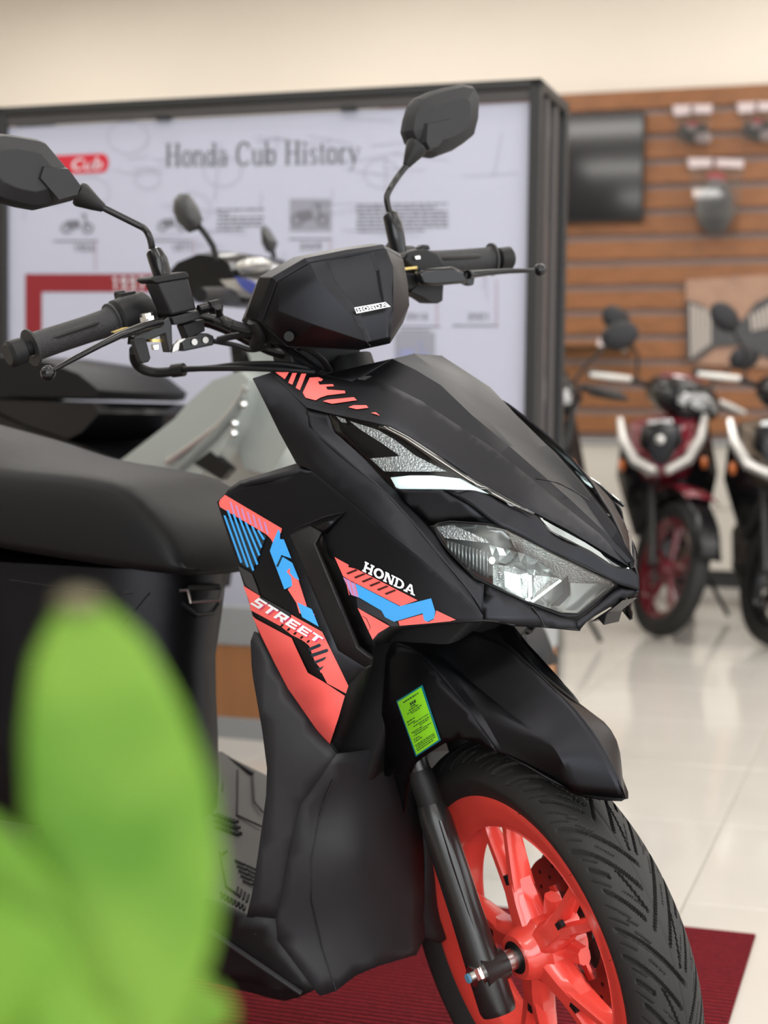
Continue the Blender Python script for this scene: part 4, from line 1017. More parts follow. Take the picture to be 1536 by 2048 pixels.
# =================================================================== seat, floor and rear of the black scooter
st_ = [(-.484, .664, .660, .080, .652, .090), (-.490, .690, .684, .096, .650, .104), (-.503, .714, .706, .104, .650, .110), (-.533, .738, .738, .109, .651, .118), (-.572, .764, .768, .113, .653, .130), (-.62, .782, .779, .120, .657, .138),
       (-.70, .791, .784, .132, .663, .149), (-.79, .804, .786, .142, .671, .158), (-.85, .824, .797, .147, .680, .162), (-.93, .838, .808, .150, .692, .163), (-1.08, .866, .838, .148, .715, .158), (-1.25, .874, .846, .128, .742, .138), (-1.38, .862, .836, .092, .765, .10), (-1.43, .83, .815, .05, .78, .06)]
rings_ = []
for x, zt, ze, ye, zb, yb in st_:
    h_ = [(yb * .97, zb), (yb, zb + .018), (yb * .55 + ye * .48, zb + (ze - zb) * .55), (ye * 1.01, ze - .010), (ye * .93, ze - .001), (ye * .55, ze + (zt - ze) * .75), (0, zt)]
    rings_.append([(x, -y, z) for y, z in h_] + [(x, y, z) for y, z in h_[::-1][1:]])
seat = H('seat', MB().rings(rings_), 'seat', angle=60, sub=1)
# body under the seat
def proj_x(P):
    d = np.array(P) - CAM_O; return 768 + FPX * (d @ CAM_R) / (d @ CAM_F)
def front_ring(z, w_, dep, target, xb, w2):
    """level section of the body whose right-hand outline is seen at picture column target"""
    def ring(xf):
        h_ = [(xf - dep * (1 - math.cos(a)), w_ * math.sin(a)) for a in np.linspace(0, PI / 2, 9)] + [(xb, w2)]
        return [(x, -y, z) for x, y in h_[::-1]] + [(x, y, z) for x, y in h_[1:]]
    lo, hi = -1.2, -.3
    for _ in range(30):
        m_ = (lo + hi) / 2
        if max(proj_x(p) for p in ring(m_)) > target: hi = m_
        else: lo = m_
    return ring(lo)
mb = MB().rings([front_ring(z, w_, d_, t_, -.92, w2) for z, w_, d_, t_, w2 in ((.30, .10, .13, 432, .150), (.36, .105, .13, 437, .158), (.42, .105, .13, 436, .165), (.48, .10, .12, 432, .170), (.53, .10, .12, 431, .168), (.58, .105, .12, 442, .164), (.635, .110, .12, 452, .160), (.658, .110, .12, 455, .158))])
rear_body = H('rear_body', mb, 'paint', angle=50)
class BodyHit:
    fn = staticmethod(S)
body_bvh = None
def body_pt(px_, py_, out=.002):
    from mathutils.bvhtree import BVHTree
    global body_bvh
    if body_bvh is None: body_bvh = BVHTree.FromPolygons(mb.v, mb.f)
    h, n_h, *_ = body_bvh.ray_cast(Vector(CAM_O), Vector(ray(px_, py_)).normalized())
    return Vector(S(px_, py_, -.13)) if h is None else h + (n_h if n_h.dot(Vector(ray(px_, py_))) < 0 else -n_h) * out
for ln in ([(300, 1185), (245, 1250), (180, 1310), (60, 1330)], [(20, 1160), (100, 1172), (200, 1182), (266, 1186)]):
    H('body_seam', MB().tube([body_pt(*p, .0004) for p in ln], .0012, 6), 'gloss_black')
# luggage hook with its wire bail
hk = [body_pt(368, 1166, .010), body_pt(428, 1166, .010), body_pt(428, 1178, .010), body_pt(368, 1180, .010)]
hook = H('luggage_hook', MB().prism(hk, Vector(CAM_F) * .012), 'plastic', bevel=.002)
bp = [body_pt(354, 1178, .010), body_pt(366, 1176, .012), body_pt(370, 1200, .014), body_pt(422, 1196, .014), body_pt(430, 1172, .012)]
obj('wire_bail', MB().tube(bp, .0024, 8), 'steel', hook)
obj('hook_recess', MB().tube([body_pt(*p, .001) for p in [(362, 1206), (392, 1230), (425, 1226), (436, 1208)]], .003, 8), 'plastic', hook)
# foot board
def FBZ(px_, py_, t): return S(px_, py_, -.19 + .40 * t)
fbn = [S(300, 1762, -.192), S(380, 1788, -.192), S(437, 1806, -.192), S(493, 1829, -.192), S(512, 1836, -.186)]
fbf = [S(380, 1478, .215), S(440, 1504, .215), S(485, 1527, .215), S(530, 1549, .215), S(560, 1564, .215)]
m = MB(); n_ = 10
grid = [[a + (b - a) * j / n_ for j in range(n_ + 1)] for a, b in zip(fbn, fbf)]
for i in range(4):
    for j in range(n_): m.add([grid[i][j], grid[i + 1][j], grid[i + 1][j + 1], grid[i][j + 1]], [(0, 1, 2, 3)])
top_v = list(m.v); m.add([(x, y, z - .02) for x, y, z in [tuple(grid[i][j]) for i, j in ((0, 0), (4, 0), (4, n_), (0, n_))]], [(3, 2, 1, 0)])
fb = H('foot_board', m, 'footboard', clean=False)
fb['label'] = 'taupe textured foot board'
def fbp(px_, py_, up_=.0012):
    # point of the board plane under a picture ray
    o0 = np.array(fbn[2]); e1 = np.array(fbn[3]) - o0; e2 = np.array(fbf[2]) - o0; nn = np.cross(e1, e2); nn /= np.linalg.norm(nn)
    if nn[2] < 0: nn = -nn
    d = ray(px_, py_); k = ((o0 - CAM_O) @ nn) / (d @ nn); return V3(CAM_O + d * k + nn * up_)
def fline(pts, r_=.0014, m_='plastic'):
    obj('board_groove', MB().tube([fbp(*p) for p in pts], r_, 6), m_, fb)
fline([(475, 1542), (474, 1632), (524, 1655)]); fline([(448, 1530), (444, 1585)]); fline([(505, 1552), (508, 1605), (526, 1626)]); fline([(441, 1508), (505, 1549)], .003)
fline([(438, 1705), (452, 1775), (478, 1792)]); fline([(440, 1712), (453, 1704)])
for a_ in range(3):
    for b_ in range(6): 
        q = (430 + b_ * 8 + a_ * 3, 1632 + b_ * 2.6 + a_ * 12); obj('board_stud', MB().box(fbp(*q, .001), (.006, .010, .004)), 'plastic', fb)
for k in range(7): q = (441 + k * 7.4, 1792 + k * 4); obj('board_chevron', MB().tube([fbp(q[0], q[1] - 5), fbp(q[0] + 3.5, q[1]), fbp(q[0] + 2, q[1] + 6)], .0018, 6), 'plastic', fb)
for k in range(5):
    for j in range(2): q = (470 + k * 4 + j * 22, 1722 + k * 10 + j * 10); obj('board_rib', MB().tube([fbp(q[0], q[1]), fbp(q[0] + 19, q[1] + 9)], .0016, 6), 'plastic', fb)
for k in range(4): q = (476 + k * 7, 1776 + k * 5); fline([q, (q[0] - 4, q[1] + 14)], .0013)
H('floor_pan', MB().box((-.52, 0, .21), (.50, .30, .12)), 'plastic', bevel=.03)
# tail, rear wheel, engine and stand: out of the picture, so the machine stands complete
tl = []
for x, w_, z0, z1 in ((-.80, .165, .34, .66), (-.95, .17, .36, .70), (-1.15, .15, .46, .74), (-1.35, .11, .58, .77), (-1.50, .06, .66, .78), (-1.58, .03, .70, .77)):
    tl.append([(x, -w_ * .8, z0), (x, -w_, (z0 + z1) / 2), (x, -w_ * .9, z1), (x, w_ * .9, z1), (x, w_, (z0 + z1) / 2), (x, w_ * .8, z0)])
H('tail_body', MB().rings(tl), 'paint', bevel=.01)
RW = V3((-1.28, 0, .262))
m = MB().lathe([(.185, -.04), (.215, -.052), (.245, -.04), (.262, 0), (.245, .04), (.215, .052), (.185, .04)], RW, (0, 1, 0), 64)
rw = H('rear_wheel', m, 'rubber')
m = MB().lathe([(.19, -.035), (.16, -.03), (.16, .03), (.19, .035)], RW, (0, 1, 0), 64).lathe([(.0, -.05), (.05, -.05), (.05, .05), (0, .05)], RW, (0, 1, 0), 24)
for k in range(5):
    a = 2 * PI * k / 5; m.tube([RW + V3((.04 * math.cos(a), 0, .04 * math.sin(a))), RW + V3((.17 * math.cos(a), 0, .17 * math.sin(a)))], [.018, .012], 8)
obj('rear_rim', m, 'rim_red', rw, weld=False)
H('engine', MB().box((-1.02, .06, .27), (.46, .14, .15)).cyl(V3((-1.28, .05, .262)), V3((-1.28, .14, .262)), .09, None, 24), 'caliper', bevel=.02)
H('exhaust', MB().tube([V3((-.8, -.06, .2)), V3((-.95, -.12, .2)), V3((-1.1, -.15, .28)), V3((-1.5, -.15, .36))], [.02, .022, .055, .06], 18), 'plastic')
rf = MB().rings([[RW + V3((r_ * math.cos(a), y_, r_ * math.sin(a))) for y_, r_ in ((-.06, .285), (-.05, .30), (.05, .30), (.06, .285))] for a in np.linspace(.5, 2.6, 14)], cap=False, close=False)
H('rear_fender', rf, 'plastic', solid=.004)
H('centre_stand', MB().tube([V3((-.92, -.05, .24)), V3((-.96, -.13, .012)), V3((-.99, -.15, .012))], .010, 10).tube([V3((-.92, .05, .24)), V3((-.96, .13, .010)), V3((-.99, .15, .010))], .010, 10).cyl(V3((-.94, -.09, .12)), V3((-.94, .09, .12)), .009, None, 10), 'plastic')
# =================================================================== the showroom
def wood_mat(name, c1, c2, rough, axis=0, scale=9):
    m = bpy.data.materials.new(name); m.use_nodes = True; nt = m.node_tree; b = nt.nodes['Principled BSDF']
    tc = nt.nodes.new('ShaderNodeTexCoord'); mp = nt.nodes.new('ShaderNodeMapping')
    sc = [scale * 8, scale * 8, scale * 8]; sc[axis] = scale * .35; mp.inputs['Scale'].default_value = sc
    n = nt.nodes.new('ShaderNodeTexNoise'); n.inputs['Scale'].default_value = 1.0; n.inputs['Detail'].default_value = 5
    cr = nt.nodes.new('ShaderNodeValToRGB'); cr.color_ramp.elements[0].position = .3; cr.color_ramp.elements[1].position = .7
    cr.color_ramp.elements[0].color = (*c1, 1); cr.color_ramp.elements[1].color = (*c2, 1)
    nt.links.new(tc.outputs['Object'], mp.inputs['Vector']); nt.links.new(mp.outputs['Vector'], n.inputs['Vector'])
    nt.links.new(n.outputs['Fac'], cr.inputs['Fac']); nt.links.new(cr.outputs['Color'], b.inputs['Base Color'])
    b.inputs['Roughness'].default_value = rough
    return m
MAT.update({
    'wall': mat('cream_wall_paint', (0.76, 0.69, 0.60), 0.8, noise=(1.5, .03)),
    'ceiling': mat('ceiling_paint', (0.80, 0.78, 0.74), 0.9),
    'wall_grey': mat('warm_grey_wall', (0.16, 0.15, 0.145), 0.85),
    'window_frame': mat('white_window_frame', (0.7, 0.7, 0.7), .4),
    'pane': clear_mat('window_pane', (.97, .98, .98), .1),
    'tile': mat('polished_cream_tile', (0.57, 0.545, 0.50), 0.10, noise=(5, .05), spec=.5),
    'grout': mat('tile_grout', (0.40, 0.37, 0.33), 0.8),
    'slat': wood_mat('warm_wood_slat', (0.18, 0.068, 0.020), (0.255, 0.098, 0.031), .45, 0, 4),
    'groove': mat('groove_insert', (0.25, 0.18, 0.16), .5),
    'wood_panel': wood_mat('orange_wood_panel', (0.30, 0.13, 0.05), (0.38, 0.17, 0.065), .5, 2, 5),
    'frame': mat('black_steel_frame', (0.012, 0.012, 0.012), .5),
    'frame_grey': mat('dark_grey_profile', (0.05, 0.045, 0.045), .5),
    'print': mat('printed_panel', (0.44, 0.45, 0.545), .55, noise=(2.0, .03)),
    'print_faint': mat('faint_print_line', (0.36, 0.36, 0.44), .55),
    'print_grey': mat('grey_print', (0.14, 0.14, 0.165), .55),
    'print_mid': mat('mid_grey_print', (0.26, 0.26, 0.31), .55),
    'print_dark': mat('dark_print', (0.10, 0.10, 0.12), .55),
    'print_title': mat('title_print', (0.12, 0.12, 0.14), .55),
    'print_red': mat('print_red', (0.22, 0.008, 0.014), .55),
    'print_logo': mat('print_logo_red', (0.52, 0.012, 0.03), .55),
    'print_white': mat('print_white', (0.60, 0.58, 0.62), .55),
    'print_pink': mat('print_pink', (0.36, 0.24, 0.30), .55),
    'print_blue': mat('print_blue_grey', (0.24, 0.26, 0.42), .55),
    'base_grey': mat('grey_trim', (0.30, 0.31, 0.32), .5),
    'cab': mat('off_white_cabinet', (0.52, 0.49, 0.44), .4),
    'screen': mat('switched_off_screen', (0.006, 0.006, 0.008), .08, spec=.6),
    'lamp': mat('ceiling_lamp_glow', (1, 1, 1), .5, emit=((1.0, .96, .92), 4.0)),
    'pack': clear_mat('clear_bag', (.9, .9, .9), .05),
    'card': mat('pink_white_card', (0.55, 0.46, 0.46), .6),
    'card_red': mat('card_red_logo', (0.62, 0.06, 0.08), .6),
    'grey_cloth': mat('grey_fabric', (0.16, 0.16, 0.16), .8),
    'rubber_grey': mat('dark_mat_rubber', (0.05, 0.05, 0.052), .6),
    'mat_light': mat('light_mat_ribs', (0.42, 0.37, 0.33), .6),
    'kraft': mat('brown_backing_card', (0.32, 0.19, 0.13), .7, noise=(14, .25)),
    'glass_shelf': clear_mat('glass_shelf', (.75, .85, .78), .3),
})
def rbox(name, u0, u1, v0, v1, z0, z1, m, parent=None, bevel=0.0):
    """box square with the room"""
    mb = MB(); P = [room(u, v, z) for u in (u0, u1) for v in (v0, v1) for z in (z0, z1)]
    mb.add(P, [(0, 1, 3, 2), (4, 6, 7, 5), (0, 4, 5, 1), (2, 3, 7, 6), (0, 2, 6, 4), (1, 5, 7, 3)])
    return obj(name, mb, m, parent, bevel=bevel)
# floor slab with separate tiles
FZ = -.006
fl = struct(rbox('floor', -8.5, 5.5, -5.5, 7.75, FZ - .10, FZ - .004, 'grout'))
TS = .60; tile_me = None
u0t = .018 - 4 * TS
mb = MB(); s_ = TS / 2 - .0015
mb.rings([[(-s_, -s_, -.004), (s_, -s_, -.004), (s_, s_, -.004), (-s_, s_, -.004)], [(-s_, -s_, -.0012), (s_, -s_, -.0012), (s_, s_, -.0012), (-s_, s_, -.0012)], [(-s_ + .0012, -s_ + .0012, 0), (s_ - .0012, -s_ + .0012, 0), (s_ - .0012, s_ - .0012, 0), (-s_ + .0012, s_ - .0012, 0)]])
tile_me = to_mesh('floor_tile', mb, 'tile', 20)
for i in range(-4, 9):
    for j in range(0, 16):
        u = u0t + (i + .5) * TS; v = -1.92 + (j + .5) * TS
        o_ = link('floor_tile', tile_me, fl); o_.location = room(u, v, FZ); o_.rotation_euler = (0, 0, RA)
# outer field of the floor where single tiles cannot be told apart
mb = MB()
for (a, b, c, d) in ((-8.5, u0t - 4 * TS, -5.5, 7.75), (u0t + 9 * TS, 5.5, -5.5, 7.75), (u0t - 4 * TS, u0t + 9 * TS, -5.5, -1.92), (u0t - 4 * TS, u0t + 9 * TS, -1.92 + 16 * TS, 7.75)):
    if b > a and d > c:
        P = [room(a, c, FZ), room(b, c, FZ), room(b, d, FZ), room(a, d, FZ)]; mb.add(P, [(0, 1, 2, 3)])
fo = obj('floor_tile', mb, 'tile', fl); fo['kind'] = 'stuff'
struct(rbox('wall_back', -8.5, 5.5, 7.32, 7.5, FZ, 3.5, 'wall'))
struct(rbox('wall_left', -8.5, -8.35, -5.5, 7.32, FZ, 3.5, 'wall'))
struct(rbox('ceiling', -8.5, 5.5, -5.5, 7.5, 3.5, 3.6, 'ceiling'))
def window_row(side, lo, hi, n0, n):
    """a row of framed shop windows let into a wall; side 'right' (along v) or 'front' (along u)"""
    def bx(nm, a, b, z0, z1, d0, d1, m, parent=None):
        return rbox(nm, 5.5 + d0, 5.5 + d1, a, b, z0, z1, m, parent) if side == 'right' else rbox(nm, a, b, -5.5 - d1, -5.5 - d0, z0, z1, m, parent)
    e0, e1 = (-5.5, 7.5) if side == 'right' else (-8.5, 5.5)
    for q in ((e0, e1, FZ, .35), (e0, e1, 2.95, 3.5), (e0, lo, .35, 2.95), (hi, e1, .35, 2.95)): struct(bx('wall_' + side, *q, 0, .15, 'wall' if side == 'right' else 'wall_grey'))
    w_ = (hi - lo) / n
    for k in range(n):
        va = lo + k * w_
        wn = struct(bx('window_%d' % (n0 + k), va, va + .08, .35, 2.95, .02, .10, 'window_frame'))
        for q in ((va + w_ - .08, va + w_, .35, 2.95), (va + .08, va + w_ - .08, .35, .43), (va + .08, va + w_ - .08, 2.87, 2.95), (va + w_ / 2 - .04, va + w_ / 2 + .04, .43, 2.87)): bx('window_frame', *q, .02, .10, 'window_frame', wn)
        for q in ((va + .08, va + w_ / 2 - .04), (va + w_ / 2 + .04, va + w_ - .08)): bx('pane', *q, .43, 2.87, .055, .060, 'pane', wn)
window_row('right', -4.2, 5.0, 1, 4)
window_row('front', -.6, 5.2, 5, 3)  # unseen front windows, added to go with the fill light
lamp_me = None
for lu, lv in CEILING_LAMPS:
    t = thing('ceiling_lamp', 'slim rectangular ceiling lamp with white frame and glowing diffuser', 'lamp', room(lu, lv, 3.45), 'ceiling lamps', RA)
    obj('lamp_frame', MB().box(Vector(room(lu, lv, 3.475)), (1.25, .65, .05), Matrix.Rotation(RA, 3, 'Z')), 'ceiling', t, bevel=.004)
    obj('diffuser', MB().box(Vector(room(lu, lv, 3.447)), (1.15, .55, .006), Matrix.Rotation(RA, 3, 'Z')), 'lamp', t)

# red ribbed carpet
cm = bpy.data.materials.new('red_ribbed_carpet'); cm.use_nodes = True; nt = cm.node_tree; b = nt.nodes['Principled BSDF']
b.inputs['Roughness'].default_value = .95; b.inputs['Specular IOR Level'].default_value = .1
tc = nt.nodes.new('ShaderNodeTexCoord'); wv = nt.nodes.new('ShaderNodeTexWave'); wv.bands_direction = 'Y'; wv.inputs['Scale'].default_value = 21; wv.inputs['Distortion'].default_value = .6; wv.inputs['Detail'].default_value = 1
ns = nt.nodes.new('ShaderNodeTexNoise'); ns.inputs['Scale'].default_value = 160
nt.links.new(tc.outputs['Object'], wv.inputs['Vector']); nt.links.new(tc.outputs['Object'], ns.inputs['Vector'])
mx = nt.nodes.new('ShaderNodeMix'); mx.data_type = 'RGBA'; mx.inputs['A'].default_value = (.040, .003, .005, 1); mx.inputs['B'].default_value = (.20, .012, .018, 1)
ml = nt.nodes.new('ShaderNodeMath'); ml.operation = 'MULTIPLY'; nt.links.new(wv.outputs['Fac'], ml.inputs[0]); nt.links.new(ns.outputs['Fac'], ml.inputs[1])
ad = nt.nodes.new('ShaderNodeMath'); ad.operation = 'MULTIPLY'; ad.inputs[1].default_value = 1.9; nt.links.new(ml.outputs[0], ad.inputs[0])
nt.links.new(ad.outputs[0], mx.inputs['Factor']); nt.links.new(mx.outputs['Result'], b.inputs['Base Color'])
bp = nt.nodes.new('ShaderNodeBump'); bp.inputs['Strength'].default_value = .9; bp.inputs['Distance'].default_value = .004
nt.links.new(wv.outputs['Fac'], bp.inputs['Height']); nt.links.new(bp.outputs['Normal'], b.inputs['Normal'])
mb = MB(); cu0, cu1, cv0, cv1 = -2.35, .158, -.75, .918
mb.box((0, 0, 0), (cu1 - cu0, cv1 - cv0, .0055))
car = obj('carpet', mb, cm, None, bevel=.0015); car.location = room((cu0 + cu1) / 2, (cv0 + cv1) / 2, FZ + .00325); car.rotation_euler = (0, 0, RA)
tag(car, 'red ribbed carpet lying on the tiles under the black scooter', 'carpet')

# ---- kiosk with the printed history panel
BV = 2.20
KU0, KU1, KZ = -2.072, -.520, 1.714
kio = thing('display_board', 'printed white history panel in a black steel frame on a wooden plinth', 'display board', room(-1.29, BV + .16, FZ), rz=RA)
K = lambda name, *a, **kw: rbox(name, *a, parent=kio, **kw)
fw_ = .030
for u in (KU0, KU1 - fw_):
    for v in (BV - .02, BV + .30):
        K('frame_post', u, u + fw_, v, v + fw_, FZ, KZ, 'frame', bevel=.003)
for v in (BV - .02, BV + .30):
    K('frame_beam', KU0, KU1, v, v + fw_, KZ - .024, KZ, 'frame', bevel=.003)
    K('frame_beam', KU0 + fw_, KU1 - fw_, v + .006, v + fw_ - .006, KZ - .052, KZ - .026, 'frame_grey', bevel=.002)
for u in (KU0, KU1 - fw_):
    K('frame_beam', u, u + fw_, BV + .01, BV + .30, KZ - .028, KZ, 'frame', bevel=.003)
    K('frame_post', u + .006, u + fw_ - .006, BV + .08, BV + .11, FZ, KZ - .028, 'frame_grey', bevel=.003)
    K('frame_post', u + .006, u + fw_ - .006, BV + .19, BV + .22, FZ, KZ - .028, 'frame_grey', bevel=.003)
for px_ in (330, 700):     # clips on the top beam
    u, z = RVP(px_, 212, BV); K('beam_clip', u - .02, u + .02, BV - .024, BV + .01, KZ - .056, KZ - .045, 'frame')
pan = K('printed_panel', KU0 + fw_ * .7, KU1 - fw_ * .7, BV, BV + .012, .353, KZ - .054, 'print')
K('plinth_band', KU0, KU1, BV - .035, BV + .32, .247, .353, 'base_grey', bevel=.004)
K('plinth', KU0 + .004, KU1 - .004, BV - .030, BV + .315, .05, .247, 'wood_panel', bevel=.002)
K('plinth_kick', KU0, KU1, BV - .033, BV + .32, FZ, .05, 'base_grey', bevel=.002)
# print on the panel: flat shapes a hair proud of it, given by their place on the panel
class OnPanel:
    """collects flat print: polygons in panel coordinates (u, z)"""
    def __init__(self): self.m = MB(); self.k = 0
    def poly(self, pts, lift=.0):
        self.m.add([room(u, BV - .0012 - lift, z) for u, z in pts], [tuple(range(len(pts)))]); return self
    def rect_px(self, x0, y0, x1, y1, lift=0.0):
        return self.poly([RVP(x, y, BV) for x, y in ((x0, y1), (x1, y1), (x1, y0), (x0, y0))], lift)
    def done(self, name, m, label=None, stuff=False):
        o = obj(name, self.m, m, pan, clean=False)
        if stuff: o['kind'] = 'stuff'
        if label: o['label'] = label
        return o
# serif title
def L_(ch):
    t, h = .19, .055
    ser = lambda x, y: rect(x - .17, y - .0, x + .17, y + .045)
    if ch == 'H': return [rect(.12, 0, .12 + t, 1), rect(.72, 0, .72 + t, 1), rect(.3, .48, .72, .48 + h)] + [ser(x, y) for x in (.215, .815) for y in (0, .955)], 1.05
    if ch == 'C': return stroke(arc(.48, .5, .38, .48, 42, 318, 20), .19, .07) + [rect(.78, .66, .83, .95)], .95
    if ch == 'o': return stroke(arc(.33, .34, .24, .32, 0, 360, 20), .17, .06), .68
    if ch == 'n': return [rect(.06, 0, .06 + t * .85, .66)] + stroke([(.2, .48)] + arc(.40, .46, .18, .18, 150, 0, 8) + [(.58, 0)], .16, .06) + [rect(-.02, 0, .32, .04), rect(.44, 0, .74, .04), rect(-.02, .62, .14, .66)], .76
    if ch == 'd': return stroke(arc(.30, .33, .22, .31, 0, 360, 20), .16, .06) + [rect(.48, 0, .48 + t * .85, 1), rect(.38, .955, .55, 1), rect(.55, 0, .76, .04)], .78
    if ch == 'a': return stroke(arc(.27, .18, .19, .16, 0, 360, 14), .15, .06) + [rect(.38, 0, .54, .46)] + stroke(arc(.29, .46, .18, .18, 20, 165, 8), .15, .06), .64
    if ch == 'u': return [rect(.06, .12, .22, .66), rect(.48, 0, .64, .66), rect(-.02, .62, .14, .66), rect(.4, .62, .56, .66), rect(.6, 0, .74, .04)] + stroke(arc(.33, .20, .20, .18, 185, 355, 8), .15, .06), .76
    if ch == 'b': return stroke(arc(.40, .33, .22, .31, 0, 360, 20), .16, .06) + [rect(.04, 0, .04 + t * .85, 1), rect(-.06, .955, .12, 1)], .74
    if ch == 'i': return [rect(.10, 0, .26, .66), rect(0, 0, .36, .04), rect(.02, .62, .18, .66)] + stroke(arc(.18, .86, .05, .05, 0, 360, 8), .1, .1), .42
    if ch == 's': return stroke(arc(.24, .49, .15, .14, 20, 270, 10) + arc(.26, .19, .16, .16, 90, -160, 10), .12, .075), .52
    if ch == 't': return [rect(.14, .06, .28, .9), rect(0, .61, .40, .66)] + stroke(arc(.32, .12, .11, .10, 180, 320, 6), .12, .05), .46
    if ch == 'r': return [rect(.08, 0, .24, .66), rect(0, 0, .38, .04), rect(0, .62, .16, .66)] + stroke(arc(.38, .46, .16, .17, 150, 40, 6), .14, .08), .56
    if ch == 'y': return stroke([(.10, .66), (.36, .06)], .18, .06) + stroke([(.62, .66), (.36, .06), (.24, -.22), (.08, -.28)], .07, .06) + [rect(0, .62, .28, .66), rect(.48, .62, .74, .66)], .72
    return [], .40
adv = 0; glyphs = []
for ch in 'Honda Cub History':
    pl, w_ = L_(ch)
    glyphs.append([[(x + adv, y) for x, y in p] for p in pl]); adv += w_ + .03
(ua, za), (ub, zb) = RVP(330, 334, BV), RVP(722, 327, BV); hz = .062
for gl_ in glyphs:
    if not gl_: continue
    ttl = OnPanel()
    for k, p in enumerate(gl_): ttl.poly([(ua + (ub - ua) * x / adv, za + (zb - za) * x / adv + y * hz) for x, y in p], .00002 * (k % 9))
    ttl.done('title_letter', 'print_title', 'dark grey serif letter of the printed title')
# red badge top left
bd = OnPanel(); (u1, z1), (u2, z2) = RVP(92, 312, BV), RVP(218, 345, BV); zc = (z1 + z2) / 2; hh = abs(z1 - z2) / 2
bd.poly([(u2 - hh * .8 + hh * .8 * math.cos(a), zc + hh * math.sin(a)) for a in np.linspace(-PI / 2, PI / 2, 10)] + [(u1 + .4 * hh - hh * .4 * math.cos(a), zc + hh * math.sin(a)) for a in np.linspace(PI / 2, -PI / 2, 6)])
bd.done('logo_badge', 'print_logo', 'red badge with rounded end')
bw = OnPanel(); bh = hh * 1.35
SC = {'C': (stroke(arc(.4, .5, .34, .42, 40, 320, 14), .2, .14), .8), 'u': (stroke([(.1, .62), (.1, .25)] + arc(.3, .22, .2, .18, 180, 360, 8) + [(.5, .62), (.5, .0)], .15, .12), .68), 'b': (stroke([(.1, 1.0), (.1, .0)], .16, .1) + stroke(arc(.32, .3, .2, .26, 0, 360, 12), .15, .12), .66)}
x0 = 0
for ch in 'Cub':
    for p in SC[ch][0]: bw.poly([(u2 - .115 + (x + x0 + .2 * y) * .045, zc - bh * .48 + y * bh * .95) for x, y in p], .0005)
    x0 += SC[ch][1]
bw.done('badge_lettering', 'print_white')
# red time-line bracket with 1997
rb = OnPanel().rect_px(51, 548, 310, 584).rect_px(51, 584, 84, 690); rb.done('timeline_bracket', 'print_red', 'dark red angle bracket with the year 1997')
DIG = {'1': [rect(.35, 0, .6, 1), rect(.15, .78, .4, .95)], '9': [rect(0, .42, .75, .6), rect(0, .82, .75, 1), rect(0, .42, .25, 1), rect(.5, 0, .75, 1), rect(.05, 0, .6, .18)], '7': [rect(0, .82, .78, 1), [(.78, .9), (.5, .9), (.2, 0), (.46, 0)]],
       '2': [rect(0, .82, .75, 1), rect(.5, .45, .75, 1), rect(0, .42, .75, .58), rect(0, 0, .25, .5), rect(0, 0, .75, .18)], '0': stroke(arc(.38, .5, .28, .41, 0, 360, 16), .24, .18), '8': stroke(arc(.38, .72, .24, .2, 0, 360, 12), .2, .15) + stroke(arc(.38, .26, .28, .24, 0, 360, 12), .22, .16),
       '5': [rect(0, .82, .75, 1), rect(0, .5, .25, 1), rect(0, .45, .7, .6), rect(.5, .1, .75, .55), rect(0, 0, .7, .18)], '6': stroke(arc(.38, .3, .27, .22, 0, 360, 12), .22, .16) + [rect(.02, .3, .24, .9), rect(.1, .82, .7, 1)], '4': [rect(.45, 0, .7, 1), rect(0, .28, .8, .44), [(.0, .4), (.22, .4), (.6, 1), (.4, 1)]]}
def year(txt, x, y, h, m, w=None, lift=.0004):
    yy = OnPanel(); w = w or h * .9
    for i, ch in enumerate(txt):
        for p in DIG[ch]: yy.poly([RVP(x + i * w + a * w * .86, y - b_ * h, BV) for a, b_ in p], lift)
    yy.done('year_lettering', m)
year('1997', 224, 580, 27, 'print_white', 18)
for txt, x, y in (('1958', 148, 503), ('1971', 344, 503), ('2009', 602, 500), ('2018', 815, 640), ('2021', 938, 640)): year(txt, x, y, 14, 'print_grey', 11)
# time-line ticks, captions, little bike pictures, text blocks
for x, ya, yb in ((190, 478, 540), (388, 476, 536), (660, 474, 520), (873, 560, 655), (992, 560, 655)): OnPanel().rect_px(x, ya, x + 2.4, yb).done('timeline_tick', 'print_pink')
for x0_, x1, y in ((108, 196, 481), (306, 384, 480), (578, 662, 477), (800, 880, 652), (905, 996, 650), (800, 860, 660)): OnPanel().rect_px(x0_, y, x1, y + 3).done('caption_line', 'print_grey')
rr_ = random.Random(8)
for blk in ((710, 408, 896, 468, 8), (432, 418, 528, 466, 6)):
    tb = OnPanel(); x0_, y0_, x1, y1, nl = blk
    for i in range(nl):
        y = y0_ + (y1 - y0_) * i / nl; xe = x1 - (rr_.uniform(20, 70) if i in (1, nl - 1) else 0); x = x0_ + (rr_.uniform(0, 8))
        while x < xe:
            e = min(x + rr_.uniform(6, 20), xe); tb.rect_px(x, y - (x - x0_) * .012, e, y + 3.6 - (x - x0_) * .012); x = e + 2.6
    tb.done('text_block', 'print_grey', stuff=True)
